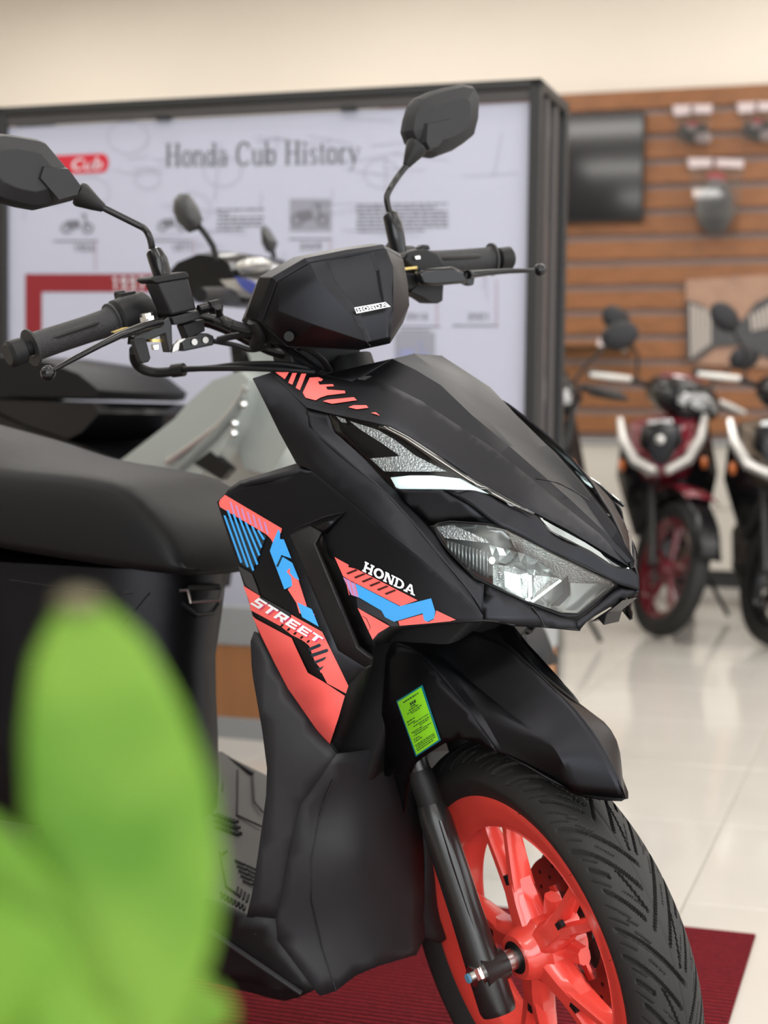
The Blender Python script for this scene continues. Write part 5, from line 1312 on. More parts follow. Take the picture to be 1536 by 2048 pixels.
def bike_print(cx, cy, s, frame=None, tint='print_grey'):
    if frame: OnPanel().rect_px(*frame).done('photo_print', 'print_mid')
    bk = OnPanel()
    for dx in (-.9, .9):
        for q in stroke(arc(cx + dx * s, cy + .35 * s, .38 * s, .38 * s, 0, 360, 14), .16 * s, .16 * s): bk.poly([RVP(x, y, BV) for x, y in q], .0006)
    for q in ([(-.9, -.25), (.1, -.35), (.3, .25), (-.4, .45), (-.9, .3)], [(.5, -.75), (.65, -.7), (.95, .3), (.75, .35)], [(.3, -.85), (.8, -.8), (.8, -.65), (.3, -.72)]):
        bk.poly([RVP(cx + a * s, cy + b_ * s, BV) for a, b_ in q], .0007)
    bk.done('bike_print', tint)
bike_print(155, 448, 24); bike_print(345, 445, 22); bike_print(620, 430, 28, (580, 398, 662, 462)); bike_print(825, 705, 26, (790, 665, 870, 735), 'print_blue'); bike_print(335, 832, 28, None, 'print_blue')
fr_ = OnPanel()      # faint line art over the whole sheet
for k in range(46):
    x = rr_.uniform(30, 1040); y = rr_.uniform(235, 520); a = rr_.uniform(-.2, .2) + (PI / 2 if rr_.random() < .35 else 0); l = rr_.uniform(30, 130); dx, dy = math.cos(a) * l, math.sin(a) * l
    if x + dx > 1045 or y + dy > 700: continue
    for q in stroke([(x, y), (x + dx, y + dy)], 2.2, 2.2): fr_.poly([RVP(a_, b_, BV) for a_, b_ in q], .0)
for k in range(9):
    x = rr_.uniform(100, 1000); y = rr_.uniform(250, 420); r_ = rr_.uniform(18, 46)
    for q in stroke(arc(x, y, r_, r_ * .8, 0, 360, 18), 2.0, 2.0): fr_.poly([RVP(a_, b_, BV) for a_, b_ in q], .0)
fr_.done('line_art', 'print_faint', stuff=True)

# ---- slat wall, low cabinet, screen and the goods hung on the slats
WV = 7.20
sw_ = thing('slat_wall', 'wall covered in warm brown horizontal wooden slats with pale grooves', 'slat wall', room(.6, WV + .05, .77), rz=RA)
rbox('backing', -2.6, 5.4, WV + .03, WV + .10, .770, 2.69, 'groove', sw_)
NS = 14; pz = (2.69 - .770) / NS
for k in range(NS):
    z0 = .770 + k * pz
    rbox('slat', -2.6, 5.4, WV, WV + .03, z0 + .034, z0 + pz - .002, 'slat', sw_, bevel=.004)
lc = thing('low_cabinet', 'long off-white low cabinet with black kick plate below the slat wall', 'cabinet', room(.6, 7.0, FZ), rz=RA)
rbox('kick_plate', -2.6, 5.4, 6.86, 7.18, FZ, .085, 'frame', lc)
for k in range(7):
    ua_ = -2.6 + k * 8.0 / 7
    rbox('door', ua_ + .002, ua_ + 8.0 / 7 - .002, 6.84, 6.86, .088, .405, 'cab', lc, bevel=.003)
    rbox('drawer', ua_ + .002, ua_ + 8.0 / 7 - .002, 6.84, 6.86, .412, .745, 'cab', lc, bevel=.003)
rbox('carcass', -2.6, 5.4, 6.86, 7.18, .085, .75, 'cab', lc)
rbox('top_board', -2.62, 5.42, 6.82, 7.19, .748, .766, 'base_grey', lc, bevel=.003)
(tu, tz0), (_, tz1) = RVP(1284, 441, WV - .06), RVP(1284, 223, WV - .06)
tv = thing('television', 'black switched-off television hung on the slat wall beside the board frame', 'television', room(tu - .5, WV - .05, tz0), rz=RA)
rbox('tv_case', tu - 1.06, tu, WV - .055, WV, tz0, tz1, 'frame', tv, bevel=.006)
rbox('screen', tu - 1.05, tu - .010, WV - .0565, WV - .054, tz0 + .012, tz1 - .010, 'screen', tv)
def wall_poly(pts, v): return [room(*(lambda q: (q[0], v, q[1]))(RVP(x, y, v))) for x, y in pts]
vec_out = Vector(RV) * -1
def hung(name, label, cat, x0, y0, x1, y1, group=None):
    u, z = RVP((x0 + x1) / 2, y1, WV - .04); return thing(name, label, cat, room(u, WV - .03, z), group, RA)
def hook_on(t, x, y):
    u, z = RVP(x, y, WV - .03); obj('wall_hook', MB().cyl(room(u, WV + .005, z), room(u, WV - .07, z), .004, None, 8), 'steel', t)
def lump(cx, cy, rx, ry, d, m, t, name, rot_=0):
    pts = [(cx + rx * math.cos(a), cy + ry * math.sin(a)) for a in np.linspace(0, 2 * PI, 18, endpoint=False)]
    r1 = wall_poly(pts, WV - .012); c = sum(r1, Vector()) / len(r1)
    r2 = [c + (p - c) * 1.0 + vec_out * d * .5 for p in r1]; r3 = [c + (p - c) * .6 + vec_out * d for p in r1]
    return obj(name, MB().rings([r1, r2, r3]), m, t, angle=60)
for (ox, oy, lb, grp) in ((1345, 207, 'small bagged part with red sticker on the slat wall beside the television', None), (1474, 202, 'small bagged part with red sticker hung right beside another small bag', None)):
    t = hung('parts_bag', lb, 'parts bag', ox, oy, ox + 80, oy + 84)
    obj('card_header', MB().prism(wall_poly([(ox, oy + 4), (ox + 36, oy + 2), (ox + 36, oy + 22), (ox + 4, oy + 26)], WV - .03), vec_out * .004), 'card', t)
    obj('card_header', MB().prism(wall_poly([(ox + 42, oy + 2), (ox + 80, oy + 2), (ox + 78, oy + 20), (ox + 42, oy + 20)], WV - .03), vec_out * .004), 'card', t)
    lump(ox + 43, oy + 58, 30, 22, .05, 'rubber_grey', t, 'bagged_part'); lump(ox + 40, oy + 50, 16, 12, .065, 'card', t, 'sticker'); lump(ox + 42, oy + 45, 15, 7, .068, 'card_red', t, 'sticker')
    lump(ox + 60, oy + 70, 18, 12, .06, 'card', t, 'bagged_part'); hook_on(t, ox + 40, oy + 4)
    obj('clear_bag', MB().prism(wall_poly([(ox + 6, oy + 22), (ox + 78, oy + 20), (ox + 76, oy + 84), (ox + 10, oy + 82)], WV - .085), vec_out * .001), 'pack', t)
t = hung('seat_cover_bag', 'large clear bag with a grey rounded cover and red white sticker on slat wall', 'accessory bag', 1375, 315, 1485, 470)
obj('card_header', MB().prism(wall_poly([(1376, 316), (1424, 316), (1424, 334), (1378, 336)], WV - .03), vec_out * .004), 'card', t)
obj('card_header', MB().prism(wall_poly([(1432, 317), (1488, 320), (1486, 337), (1432, 334)], WV - .03), vec_out * .004), 'card', t)
lump(1430, 420, 36, 50, .10, 'grey_cloth', t, 'folded_cover'); lump(1438, 400, 28, 34, .12, 'grey_cloth', t, 'folded_cover'); lump(1433, 356, 19, 8, .09, 'card_red', t, 'sticker'); lump(1433, 367, 18, 8, .09, 'card', t, 'sticker'); hook_on(t, 1430, 318)
obj('clear_bag', MB().prism(wall_poly([(1378, 334), (1488, 334), (1476, 472), (1398, 470)], WV - .14), vec_out * .001), 'pack', t)
t = hung('floor_mat_set', 'pair of ribbed rubber foot mats on brown card with red logo', 'floor mat', 1368, 550, 1600, 732)
obj('backing_card', MB().prism(wall_poly([(1372, 560), (1600, 546), (1600, 738), (1376, 728)], WV - .01), vec_out * .012), 'kraft', t)
obj('mat', MB().prism(wall_poly([(1373, 600), (1410, 612), (1432, 642), (1486, 640), (1512, 606), (1540, 592), (1600, 590), (1600, 720), (1530, 716), (1490, 690), (1432, 694), (1388, 726), (1374, 720)], WV - .024), vec_out * .012), 'rubber_grey', t, bevel=.004)
for k in range(5):
    obj('mat_rib', MB().prism(wall_poly([(1380 + k * 9, 608 + k * 3), (1386 + k * 9, 609 + k * 3), (1388 + k * 8.4, 712 - k * 6), (1382 + k * 8.4, 716 - k * 6)], WV - .037), vec_out * .006), 'mat_light', t)
for k in range(5):
    obj('mat_rib', MB().prism(wall_poly([(1500 + k * 9, 630 - k * 5), (1506 + k * 9, 628 - k * 5), (1510 + k * 9, 660 - k * 2), (1504 + k * 9, 662 - k * 2)], WV - .037), vec_out * .006), 'mat_light', t)
lump(1452, 642, 17, 15, .045, 'card_red', t, 'mat_logo'); lump(1452, 638, 13, 7, .05, 'card', t, 'mat_logo'); hook_on(t, 1470, 556)
t = thing('glass_shelf', 'small glass shelf on the slat wall below the television', 'shelf', room(-1.3, WV - .1, RVP(1200, 694, WV - .1)[1]), rz=RA)
(sa, sz), (sb, _) = RVP(1100, 694, WV - .1), RVP(1262, 694, WV - .1)
rbox('shelf_board', sa, sb, WV - .20, WV, sz - .010, sz, 'glass_shelf', t); rbox('shelf_bracket', sb - .04, sb - .02, WV - .15, WV + .01, sz - .03, sz - .010, 'steel', t); rbox('shelf_bracket', sa + .05, sa + .07, WV - .15, WV + .01, sz - .03, sz - .010, 'steel', t)
(ca, cz_), (cb, _) = RVP(1197, 693, WV - .12), RVP(1232, 693, WV - .12)
t = thing('price_card', 'small white folded price card on the glass shelf', 'card', room((ca + cb) / 2, WV - .12, sz), rz=RA)
obj('card_face', MB().prism([room(ca, WV - .15, sz), room(cb, WV - .15, sz), room(cb, WV - .12, sz + .045), room(ca, WV - .12, sz + .045)], vec_out * .002), 'card', t)
obj('card_back', MB().prism([room(ca, WV - .09, sz), room(cb, WV - .09, sz), room(cb, WV - .12, sz + .045), room(ca, WV - .12, sz + .045)], vec_out * .002), 'card', t)
# =================================================================== the other machines
MAT.update({
    'sage': mat('pale_sage_paint', (0.34, 0.37, 0.35), .28, coat=.6),
    'sage_dark': mat('sage_inner', (0.22, 0.24, 0.23), .4),
    'red_paint': mat('deep_red_paint', (0.14, 0.008, 0.018), .2, coat=.8),
    'bronze_paint': mat('bronze_paint', (0.13, 0.095, 0.065), .3, .5, coat=.6),
    'silver_paint': mat('silver_trim', (0.55, 0.54, 0.52), .25, .6),
    'amber': mat('amber_lens', (0.55, 0.16, 0.05), .15, coat=.6),
    'wrap': mat('white_wrap', (0.66, 0.64, 0.60), .3),
    'gold': mat('gold_caliper', (0.30, 0.18, 0.05), .35, .8),
    'blue_trim': mat('blue_trim', (0.05, 0.07, 0.30), .3, coat=.6),
    'lens': mat('headlamp_glass', (0.30, 0.30, 0.30), .1, coat=1.0),
})
# ---- pale scooter between the black one and the kiosk (it points the same way)
GY = .95
gs = thing('pale_scooter', 'pale sage grey scooter with black seat parked behind the black scooter', 'scooter', (-1.6, GY, FZ))
def G(name, pts, m, y0, y1, bevel=.01, k=1.0, parent=None):
    """body piece with real breadth: outline measured in its own flank plane, narrowed by k on the far flank"""
    A = [Vector(S(x, y, (y0 + y1) / 2)) for x, y in pts]; c = sum(A, Vector()) / len(A)
    a = [Vector((c.x + (p.x - c.x) * k, y0, c.z + (p.z - c.z) * k)) for p in A]; b = [Vector((c.x + (p.x - c.x) * k, y1, c.z + (p.z - c.z) * k)) for p in A]
    mid0 = [Vector((p.x, y0 + (y1 - y0) * .2, p.z)) for p in A]; mid1 = [Vector((p.x, y0 + (y1 - y0) * .8, p.z)) for p in A]
    return obj(name, MB().rings([a, mid0, mid1, b]), m, parent or gs, angle=50)
G('seat', [(-260, 690), (-100, 705), (0, 712), (120, 716), (200, 728), (265, 752), (306, 786), (300, 802), (230, 800), (100, 799), (0, 790), (-260, 770)], 'seat', GY - .14, GY + .14, k=.93)
G('side_panel', [(60, 800), (290, 806), (302, 828), (266, 866), (236, 880), (150, 852), (72, 816)], 'gloss_black', GY - .15, GY + .15, k=.95)
G('tail_panel', [(-300, 770), (0, 785), (45, 794), (62, 830), (80, 872), (40, 880), (-100, 862), (-300, 850)], 'sage', GY - .16, GY + .16, k=.95)
G('under_panel', [(62, 818), (150, 855), (240, 884), (300, 905), (345, 925), (330, 945), (250, 960), (120, 960), (60, 900)], 'gloss_black', GY - .14, GY + .14, k=.95)
G('floor_tunnel', [(250, 945), (330, 940), (400, 985), (415, 1060), (400, 1180), (250, 1180), (150, 1000)], 'plastic', GY - .10, GY + .10)
ls = G('leg_shield', [(530, 760), (585, 742), (604, 760), (580, 850), (545, 905), (500, 955), (442, 1004), (395, 985), (322, 930), (348, 915), (405, 872), (450, 838), (478, 805)], 'sage', GY - .16, GY + .16, k=.96)
obj('shield_pocket', MB().prism([S(387, 926, GY - .163), S(420, 902, GY - .163), S(461, 938, GY - .163), S(442, 960, GY - .163)], (0, .02, 0)), 'gloss_black', ls)
obj('shield_rim', MB().tube([S(p[0], p[1], GY - .163) for p in [(335, 925), (400, 880), (440, 850), (470, 815), (492, 775)]], .008, 8), 'silver_paint', ls)
obj('shield_fold', MB().tube([S(p[0], p[1], GY - .162) for p in [(360, 935), (430, 870), (470, 820), (488, 790)]], .010, 8), 'sage_dark', ls)
for q in ((487, 808), (470, 846), (468, 866)): obj('shield_screw', MB().sphere(S(q[0], q[1], GY - .166), .008, 10), 'chrome', ls)
G('front_cowl', [(555, 660), (585, 655), (625, 700), (650, 800), (655, 900), (620, 960), (560, 950), (545, 900), (575, 830), (590, 765)], 'sage', GY - .12, GY + .12, k=.9)
G('steering_column', [(478, 690), (500, 690), (512, 770), (488, 770)], 'gloss_black', GY - .03, GY + .03, 0)
hc = G('handlebar_cover', [(392, 560), (420, 528), (470, 508), (520, 512), (548, 530), (562, 570), (548, 600), (490, 618), (430, 610), (400, 590)], 'gloss_black', GY - .12, GY + .12, k=.8)
obj('cover_trim', MB().prism([S(440, 560, GY - .125), S(500, 556, GY - .125), S(545, 580, GY - .125), S(538, 600, GY - .125), S(470, 592, GY - .125)], (0, .03, 0)), 'silver_paint', hc)
obj('blue_stripe', MB().prism([S(468, 553, GY - .135), S(500, 560, GY - .135), S(530, 580, GY - .135), S(520, 596, GY - .135), S(484, 576, GY - .135)], (0, .02, 0)), 'blue_trim', hc)
obj('white_glint', MB().sphere(S(508, 530, GY - .11), .028, 12, (1.6, .6, .5)), 'silver_paint', hc)  # silver blobs model the white reflections on the gloss cover
obj('white_glint', MB().sphere(S(420, 572, GY - .10), .022, 12, (1.6, .6, .6)), 'silver_paint', hc)
gb = obj('handlebar', MB().tube([Vector(p) for p in catmull([tuple(S(400, 590, GY - .33)), tuple(S(450, 588, GY - .2)), tuple(S(480, 600, GY)), tuple(S(510, 590, GY + .2)), tuple(S(520, 585, GY + .33))], 5)], .014, 10), 'plastic', gs)
def g_mirror(out, stem, y):
    A = [Vector(S(x, yy, y)) for x, yy in out]; c = sum(A, Vector()) / len(A)
    mm = MB().rings([[c + (p - c) * .8 + Vector((0, .012, 0)) for p in A], [p for p in A], [c + (p - c) * .95 + Vector((.006, -.014, 0)) for p in A], [c + (p - c) * .5 + Vector((.012, -.026, 0)) for p in A]])
    o_ = obj('mirror', mm, 'mirror_shell', gs, angle=50); obj('mirror_stem', MB().tube([Vector(S(x, yy, y)) for x, yy in stem], .006, 8), 'plastic', o_)
g_mirror([(352, 400), (362, 388), (378, 388), (392, 410), (403, 440), (396, 460), (378, 466), (358, 446), (350, 424)], [(398, 452), (412, 470), (426, 492), (434, 520)], GY - .28)
g_mirror([(524, 456), (532, 452), (552, 484), (548, 500), (536, 506), (526, 488)], [(544, 498), (548, 515), (540, 540)], GY + .28)
def simple_wheel(parent, c, r, w, ax, rim_m, tyre_m='rubber', name='front_wheel', nsp=5):
    c = Vector(c); ax = Vector(ax).normalized()
    ty = obj(name, MB().lathe([(r * .72, -w * .32), (r * .78, -w * .46), (r * .88, -w * .5), (r * .96, -w * .36), (r, 0), (r * .96, w * .36), (r * .88, w * .5), (r * .78, w * .46), (r * .72, w * .32), (r * .72, -w * .32)], c, ax, 48), tyre_m, parent)
    mm = MB().lathe([(r * .66, -w * .3), (r * .75, -w * .34), (r * .75, w * .34), (r * .66, w * .3), (r * .66, -w * .3)], c, ax, 40).lathe([(.012, -w * .5), (.035, -w * .5), (.035, w * .5), (.012, w * .5), (.012, -w * .5)], c, ax, 20)
    x = ax.orthogonal().normalized(); y = ax.cross(x)
    for k in range(nsp):
        for da in (-.12, .12):
            a = 2 * PI * k / nsp; d1 = x * math.cos(a + da * .5) + y * math.sin(a + da * .5); d2 = x * math.cos(a + da) + y * math.sin(a + da)
            mm.tube([c + d1 * .03, c + d2 * r * .68], [.011, .008], 8)
    obj('rim', mm, rim_m, ty, weld=False)
    return ty
gax = S(800, 1300, GY); GX = float(gax[0])
simple_wheel(gs, (GX, GY, FZ + .30), .30, .10, (0, 1, 0), 'caliper'); simple_wheel(gs, (GX - 1.30, GY, FZ + .30), .30, .11, (0, 1, 0), 'silver_paint', name='rear_wheel')
for s in (-1, 1):
    obj('fork_leg', MB().tube([Vector((GX, GY + s * .075, FZ + .30)), Vector((GX - .17, GY + s * .075, .62)), Vector((GX - .30, GY + s * .05, .90))], [.02, .018, .016], 12), 'fork_black', gs)
ff = MB().rings([[Vector((GX + r_ * math.cos(a), GY + y_, FZ + .30 + r_ * math.sin(a))) for y_, r_ in ((-.06, .32), (-.04, .345), (.04, .345), (.06, .32))] for a in np.linspace(.35, 2.3, 12)], cap=False, close=False)
obj('front_fender', ff, 'plastic_grey', gs, solid=.004)
obj('engine', MB().box((GX - .95, GY, .36), (.5, .2, .2)), 'caliper', gs, bevel=.03)
obj('stand', MB().tube([Vector((GX - .8, GY + .05, .30)), Vector((GX - .86, GY + .15, FZ + .012))], .011, 8).tube([Vector((GX - .8, GY - .05, .30)), Vector((GX - .86, GY - .15, FZ + .012))], .011, 8), 'plastic', gs)

# ---- step-through bikes in front of the low cabinet
def step_bike(name, label, contact_px, heading, lean, paint, rim_m, steer_a=0.0, trim='silver_paint', wrap=True):
    cx, cy = RFP(*contact_px); base = room(cx, cy, FZ)
    t = thing(name, label, 'motorbike', base, 'motorbikes lined up by the cabinet', 0)
    R_ = Matrix.Translation(base) @ Matrix.Rotation(heading, 4, 'Z') @ Matrix.Rotation(lean, 4, 'X')
    def tr(mb):
        mb.v = [tuple(R_ @ Vector(p)) for p in mb.v]; return mb
    def P_(nm, mb, m, parent=None, **kw): return obj(nm, tr(mb), m, parent or t, **kw)
    Rs = Matrix.Translation((-.03, 0, .27)) @ Matrix.Rotation(steer_a, 4, Vector((-.44, 0, .9))) @ Matrix.Translation((.03, 0, -.27))
    def steer(mb): mb.v = [tuple(Rs @ Vector(p)) for p in mb.v]; return mb
    rW = .28
    def wheel(nm, x, st_=False):
        m1 = MB().lathe([(.200, -.024), (.222, -.038), (.25, -.042), (.272, -.028), (.28, 0), (.272, .028), (.25, .042), (.222, .038), (.200, .024), (.200, -.024)], (x, 0, rW), (0, 1, 0), 44)
        m2 = MB().lathe([(.185, -.022), (.208, -.028), (.208, .028), (.185, .022), (.185, -.022)], (x, 0, rW), (0, 1, 0), 40).lathe([(.01, -.045), (.034, -.045), (.034, .045), (.01, .045), (.01, -.045)], (x, 0, rW), (0, 1, 0), 20)
        for k in range(5):
            for da in (-.13, .13):
                a = 2 * PI * k / 5 + .3; m2.tube([(x + .03 * math.cos(a), 0, rW + .03 * math.sin(a)), (x + .19 * math.cos(a + da), 0, rW + .19 * math.sin(a + da))], [.012, .009], 8)
        m3 = MB().lathe([(.06, .05), (.10, .05), (.10, .054), (.06, .054), (.06, .05)], (x, 0, rW), (0, 1, 0), 30)
        if st_: steer(m1); steer(m2); steer(m3)
        w_ = P_(nm, m1, 'rubber'); P_('rim', m2, rim_m, w_, weld=False); P_('brake_disc', m3, 'steel', w_)
    wheel('front_wheel', 0, True); wheel('rear_wheel', -1.24)
    for s in (-1, 1):
        P_('fork_leg', steer(MB().tube([(0, s * .075, rW), (-.14, s * .075, .56), (-.26, s * .06, .82)], [.022, .019, .017], 12)), 'fork_black')
    fend = MB().rings([[(r_ * math.cos(a), y_, rW + r_ * math.sin(a)) for y_, r_ in ((-.058, .298), (-.035, .318), (.035, .318), (.058, .298))] for a in np.linspace(.25, 2.5, 14)], cap=False, close=False)
    P_('front_fender', steer(fend), 'gloss_black', solid=.004)
    P_('fender_stay', steer(MB().rings([[(r_ * math.cos(a), y_, rW + r_ * math.sin(a)) for y_, r_ in ((-.075, .33), (-.04, .345), (.04, .345), (.075, .33))] for a in np.linspace(1.1, 2.2, 8)], cap=False, close=False)), paint, solid=.006)
    P_('caliper', steer(MB().box((-.07, .08, .33), (.09, .04, .06))), 'gold', bevel=.008)
    # leg shield with the nose shield in front of it
    rg = lambda x, w_, z0, z1, k=.7: [(x, -w_ * k, z0), (x, -w_, z0 + (z1 - z0) * .55), (x, -w_ * .85, z1), (x, 0, z1 + .02), (x, w_ * .85, z1), (x, w_, z0 + (z1 - z0) * .55), (x, w_ * k, z0), (x, 0, z0 - .02)]
    P_('leg_shield', MB().rings([rg(-.36, .20, .38, .86), rg(-.26, .21, .40, .86), rg(-.18, .17, .50, .85), rg(-.12, .10, .58, .83)]), 'gloss_black', bevel=.006, angle=40)
    ns_ = P_('nose_shield', MB().rings([rg(-.20, .165, .62, .88, .5), rg(-.12, .165, .63, .88, .5), rg(-.03, .12, .66, .85, .4), rg(.02, .06, .68, .80, .4)]), paint, bevel=.004, angle=30)
    P_('nose_centre', MB().rings([rg(-.05, .10, .70, .86, .5), rg(.012, .085, .71, .85, .5), rg(.035, .05, .72, .82, .5)]), 'gloss_black', ns_, bevel=.003)
    for s in (-1, 1):
        P_('light_trim', MB().tube([(-.12, s * .172, .89), (-.06, s * .155, .80), (.0, s * .105, .715), (.045, s * .02, .672)], [.014, .022, .024, .018], 10), trim, ns_)
        P_('turn_signal', MB().sphere((-.06, s * .165, .70), .034, 12, (1.1, .5, .8)), 'amber', ns_)
    P_('badge', MB().sphere((.035, 0, .80), .020, 12, (.4, 1, 1)), 'silver_paint', ns_)
    P_('badge', MB().box((-.0, 0, .872), (.012, .10, .016)), 'silver_paint', ns_)
    # head unit and bars (turn with the fork)
    hu = P_('handlebar_cover', steer(MB().rings([[(x + .0 * a, w_ * math.cos(a), z + h_ * math.sin(a)) for a in np.linspace(0, 2 * PI, 14, endpoint=False)] for x, w_, z, h_ in ((-.36, .09, 1.0, .05), (-.28, .15, .99, .085), (-.16, .15, .965, .09), (-.09, .11, .955, .075), (-.06, .05, .95, .03))])), 'gloss_black', angle=40)
    P_('headlight', steer(MB().sphere((-.105, 0, .955), .10, 18, (.5, 1.05, .62))), 'lens', hu)
    P_('cover_top', steer(MB().sphere((-.26, 0, 1.045), .075, 14, (1.1, 1.5, .5))), paint, hu)
    P_('handlebar', steer(MB().tube([Vector(p) for p in catmull([(-.42, -.35, 1.0), (-.36, -.2, 1.01), (-.30, 0, .99), (-.36, .2, 1.01), (-.42, .35, 1.0)], 5)], .012, 10)), 'plastic')
    for s in (-1, 1):
        g_ = P_('grip', steer(MB().cyl((-.42, s * .36, 1.0), (-.385, s * .24, 1.005), .019, None, 14)), 'grip_rubber')
        P_('brake_lever', steer(MB().tube([(-.33, s * .20, 1.01), (-.335, s * .28, 1.0), (-.36, s * .37, .99)], [.012, .014, .010], 8)), 'wrap' if wrap else 'gloss_black')
    def mir(y, z, x, r, stem):
        o_ = P_('mirror', steer(MB().sphere((x, y, z), r, 16, (.4, 1.15, .8), Matrix.Rotation(.4 * (1 if y > 0 else -1), 3, 'X'))), 'plastic_grey'); P_('mirror_stem', steer(MB().tube(stem, .006, 8)), 'plastic', o_)
    mir(-.30, 1.24, -.38, .065, [(-.36, -.16, 1.02), (-.36, -.18, 1.12), (-.37, -.27, 1.21)])
    mir(.32, 1.22, -.38, .065, [(-.36, .16, 1.02), (-.36, .2, 1.1), (-.37, .29, 1.19)])
    # spine, engine, seat, tail
    P_('spine', MB().rings([rg(-.36, .10, .48, .70), rg(-.6, .10, .44, .62), rg(-.8, .13, .45, .66), rg(-1.2, .13, .56, .72), rg(-1.6, .06, .68, .78)]), paint, bevel=.008, angle=40)
    P_('seat', MB().rings([[(x, -w_, z0), (x, -w_, z1 - .02), (x, 0, z1), (x, w_, z1 - .02), (x, w_, z0)] for x, w_, z0, z1 in ((-.66, .07, .68, .73), (-.78, .12, .68, .78), (-1.0, .13, .70, .78), (-1.3, .11, .74, .82), (-1.48, .06, .76, .82))]), 'seat', bevel=.01, angle=40)
    P_('engine', MB().box((-.55, 0, .32), (.42, .26, .22)).cyl((-.36, 0, .34), (-.28, 0, .36), .07, None, 16), 'caliper', bevel=.02)
    P_('exhaust', MB().tube([(-.35, -.08, .26), (-.6, -.14, .18), (-.95, -.16, .24), (-1.4, -.17, .36)], [.018, .02, .05, .055], 14), 'plastic')
    P_('rear_fender', MB().rings([[(-1.24 + r_ * math.cos(a), y_, rW + r_ * math.sin(a)) for y_, r_ in ((-.06, .31), (0, .33), (.06, .31))] for a in np.linspace(.6, 2.8, 10)], cap=False, close=False), 'plastic', solid=.004)
    P_('foot_peg', MB().cyl((-.62, -.20, .27), (-.62, .20, .27), .014, None, 10), 'plastic')
    P_('side_stand', MB().tube([(-.62, .10, .26), (-.66, .22 if lean >= 0 else .24, .012 + max(0, -.22 * math.sin(lean)))], .010, 8), 'plastic')
    return t
step_bike('step_through_bike', 'black and dark red step-through bike with white wrapped levers by the cabinet', (1334, 1272), math.radians(-70), math.radians(3), 'red_paint', 'red_paint', math.radians(34))
step_bike('step_through_bike', 'bronze and black step-through bike with gold caliper beside the dark red bike', (1562, 1292), math.radians(-70), math.radians(3), 'bronze_paint', 'gloss_black', math.radians(34))
step_bike('step_through_bike', 'all black step-through bike standing nearest the black steel frame of the board', (1058, 1338), math.radians(-66), math.radians(3), 'gloss_black', 'gloss_black', math.radians(20), 'plastic', False)

# ---- the leafy pot plant close to the camera, on a tall stand
def leaf_mat():
    m = bpy.data.materials.new('fleshy_green_leaf'); m.use_nodes = True; nt = m.node_tree; b = nt.nodes['Principled BSDF']
    tc = nt.nodes.new('ShaderNodeTexCoord'); n = nt.nodes.new('ShaderNodeTexNoise'); n.inputs['Scale'].default_value = 22
    cr = nt.nodes.new('ShaderNodeValToRGB'); cr.color_ramp.elements[0].color = (.065, .165, .010, 1); cr.color_ramp.elements[1].color = (.125, .235, .024, 1); cr.color_ramp.elements[0].position = .35; cr.color_ramp.elements[1].position = .65
    nt.links.new(tc.outputs['Object'], n.inputs['Vector']); nt.links.new(n.outputs['Fac'], cr.inputs['Fac']); nt.links.new(cr.outputs['Color'], b.inputs['Base Color'])
    b.inputs['Roughness'].default_value = .6; b.inputs['Specular IOR Level'].default_value = .2; b.inputs['Subsurface Weight'].default_value = .35; b.inputs['Subsurface Radius'].default_value = (.004, .008, .002); b.inputs['Subsurface Scale'].default_value = .5
    return m
MAT['leaf'] = leaf_mat()
MAT['leaf_tip'] = mat('browned_leaf_tip', (.10, .085, .035), .6)
MAT['terracotta'] = mat('terracotta_pot', (.34, .15, .09), .8, noise=(20, .1))
MAT['soil'] = mat('potting_soil', (.03, .02, .014), .95, bump=(80, 1, .01))
MAT['stem'] = mat('plant_stem', (.10, .20, .04), .6)
PD = .42
def near(px_, py_, d): return Vector(CAM_O + ray(px_, py_) * d)
pc = near(230, 2500, PD + .01); PZ = .60
pl = thing('potted_plant', 'pot plant with broad fleshy green leaves standing close before the black scooter', 'plant', (pc.x, pc.y, PZ - .12))
obj('pot', MB().lathe([(.0, 0), (.052, 0), (.068, .12), (.072, .12), (.072, .135), (.062, .135), (.060, .11), (0, .11)], (pc.x, pc.y, PZ - .12), (0, 0, 1), 32), 'terracotta', pl)
obj('soil', MB().lathe([(0, .0), (.0595, .0)], (pc.x, pc.y, PZ - .006), (0, 0, 1), 24), 'soil', pl)
stem_top = pc.copy(); stem_top.z = PZ + .075
obj('stem', MB().tube([(pc.x, pc.y, PZ - .01), (pc.x, pc.y, PZ + .04), tuple(stem_top)], [.007, .006, .004], 10), 'stem', pl)
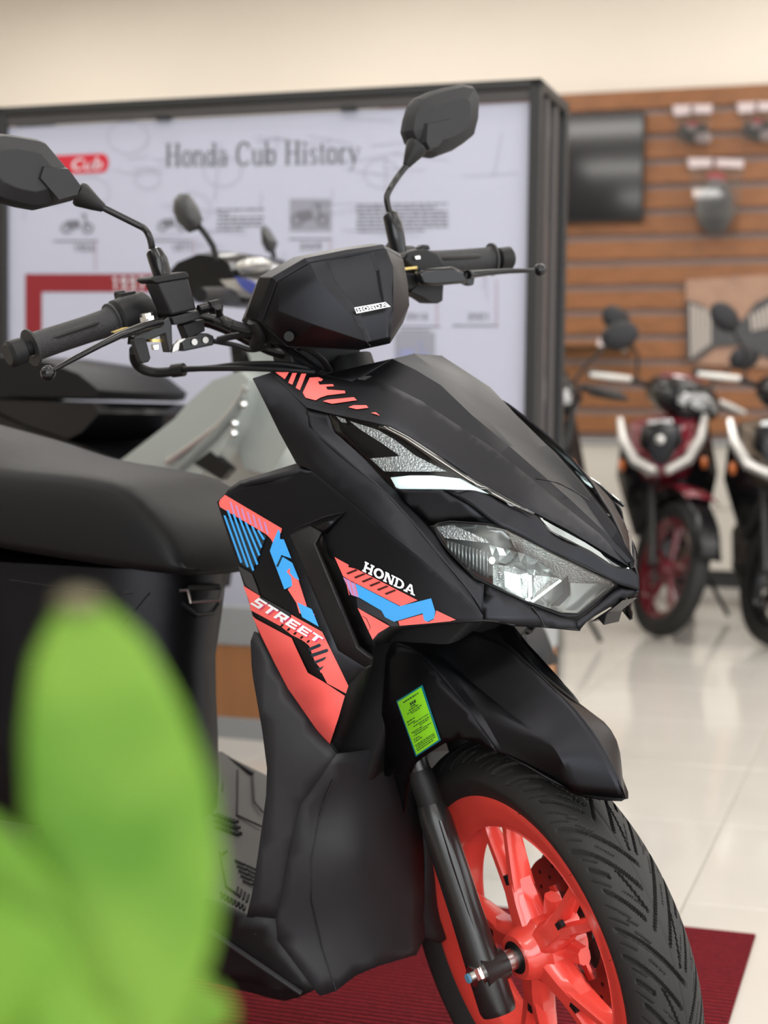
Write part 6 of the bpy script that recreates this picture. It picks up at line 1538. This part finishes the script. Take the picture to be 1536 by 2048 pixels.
def leaf(path, widths, d0, d1, tip=False):
    """fleshy leaf along a mid-line seen in the picture; widths in picture pixels; depth goes d0 -> d1"""
    n = len(path); P = [near(x, y, d0 + (d1 - d0) * i / (n - 1)) for i, (x, y) in enumerate(path)]
    P = [Vector(p) for p in catmull([tuple(p) for p in P], 5)]
    W_ = [float(w_) for w_ in np.interp(np.linspace(0, n - 1, len(P)), range(n), widths)]
    rings = []
    for i, p in enumerate(P):
        tg = (P[min(i + 1, len(P) - 1)] - P[max(i - 1, 0)]).normalized(); nv = (Vector(CAM_O) - p).normalized(); sd = tg.cross(nv).normalized(); nv = sd.cross(tg)
        w_ = W_[i] / FPX * d0; th_ = .0022 + w_ * .06
        rings.append([p + sd * (w_ * math.cos(a)) + nv * (th_ * math.sin(a) - .10 * w_ * (1 - abs(math.cos(a)) ** 2)) for a in np.linspace(0, 2 * PI, 16, endpoint=False)])
    lf_ = obj('leaf', MB().rings(rings), 'leaf', pl, angle=80)
    if tip:
        k = rings[0]; obj('leaf_tip', MB().sphere(P[0], .004, 10, (1.6, 1.6, .8)), 'leaf_tip', lf_)
    # root stalk down to the stem
    obj('leaf_stalk', MB().tube([P[-1], (P[-1] + stem_top) / 2 + Vector((0, 0, -.01)), stem_top], [.004, .0045, .005], 8), 'leaf', lf_)
leaf([(158, 1206), (176, 1300), (205, 1440), (238, 1600), (262, 1760), (270, 1900), (262, 2030), (250, 2140)], [30, 110, 155, 182, 178, 150, 105, 50], PD, PD - .015, True)
leaf([(-60, 1640), (-10, 1730), (50, 1850), (110, 1970), (170, 2080)], [30, 75, 95, 90, 50], PD - .03, PD - .02)
leaf([(-160, 1830), (-60, 1900), (40, 1970), (140, 2060)], [40, 120, 130, 60], PD - .05, PD - .03)
leaf([(455, 2040), (410, 2020), (350, 2060), (300, 2120)], [16, 55, 60, 30], PD + .01, PD)
leaf([(60, 2060), (120, 2060), (190, 2100), (230, 2150)], [30, 80, 80, 30], PD - .04, PD - .02)
ps = thing('plant_stand', 'slim round wooden stand carrying the pot plant', 'stand', (pc.x, pc.y, FZ))
obj('stand_top', MB().lathe([(0, -.016), (.10, -.016), (.10, 0), (0, 0)], (pc.x, pc.y, PZ - .12), (0, 0, 1), 32), 'wood_panel', ps)
obj('stand_column', MB().cyl((pc.x, pc.y, FZ + .02), (pc.x, pc.y, PZ - .136), .02, None, 20), 'wood_panel', ps)
obj('stand_foot', MB().lathe([(0, 0), (.12, 0), (.12, .012), (.03, .02), (0, .02)], (pc.x, pc.y, FZ), (0, 0, 1), 32), 'wood_panel', ps)
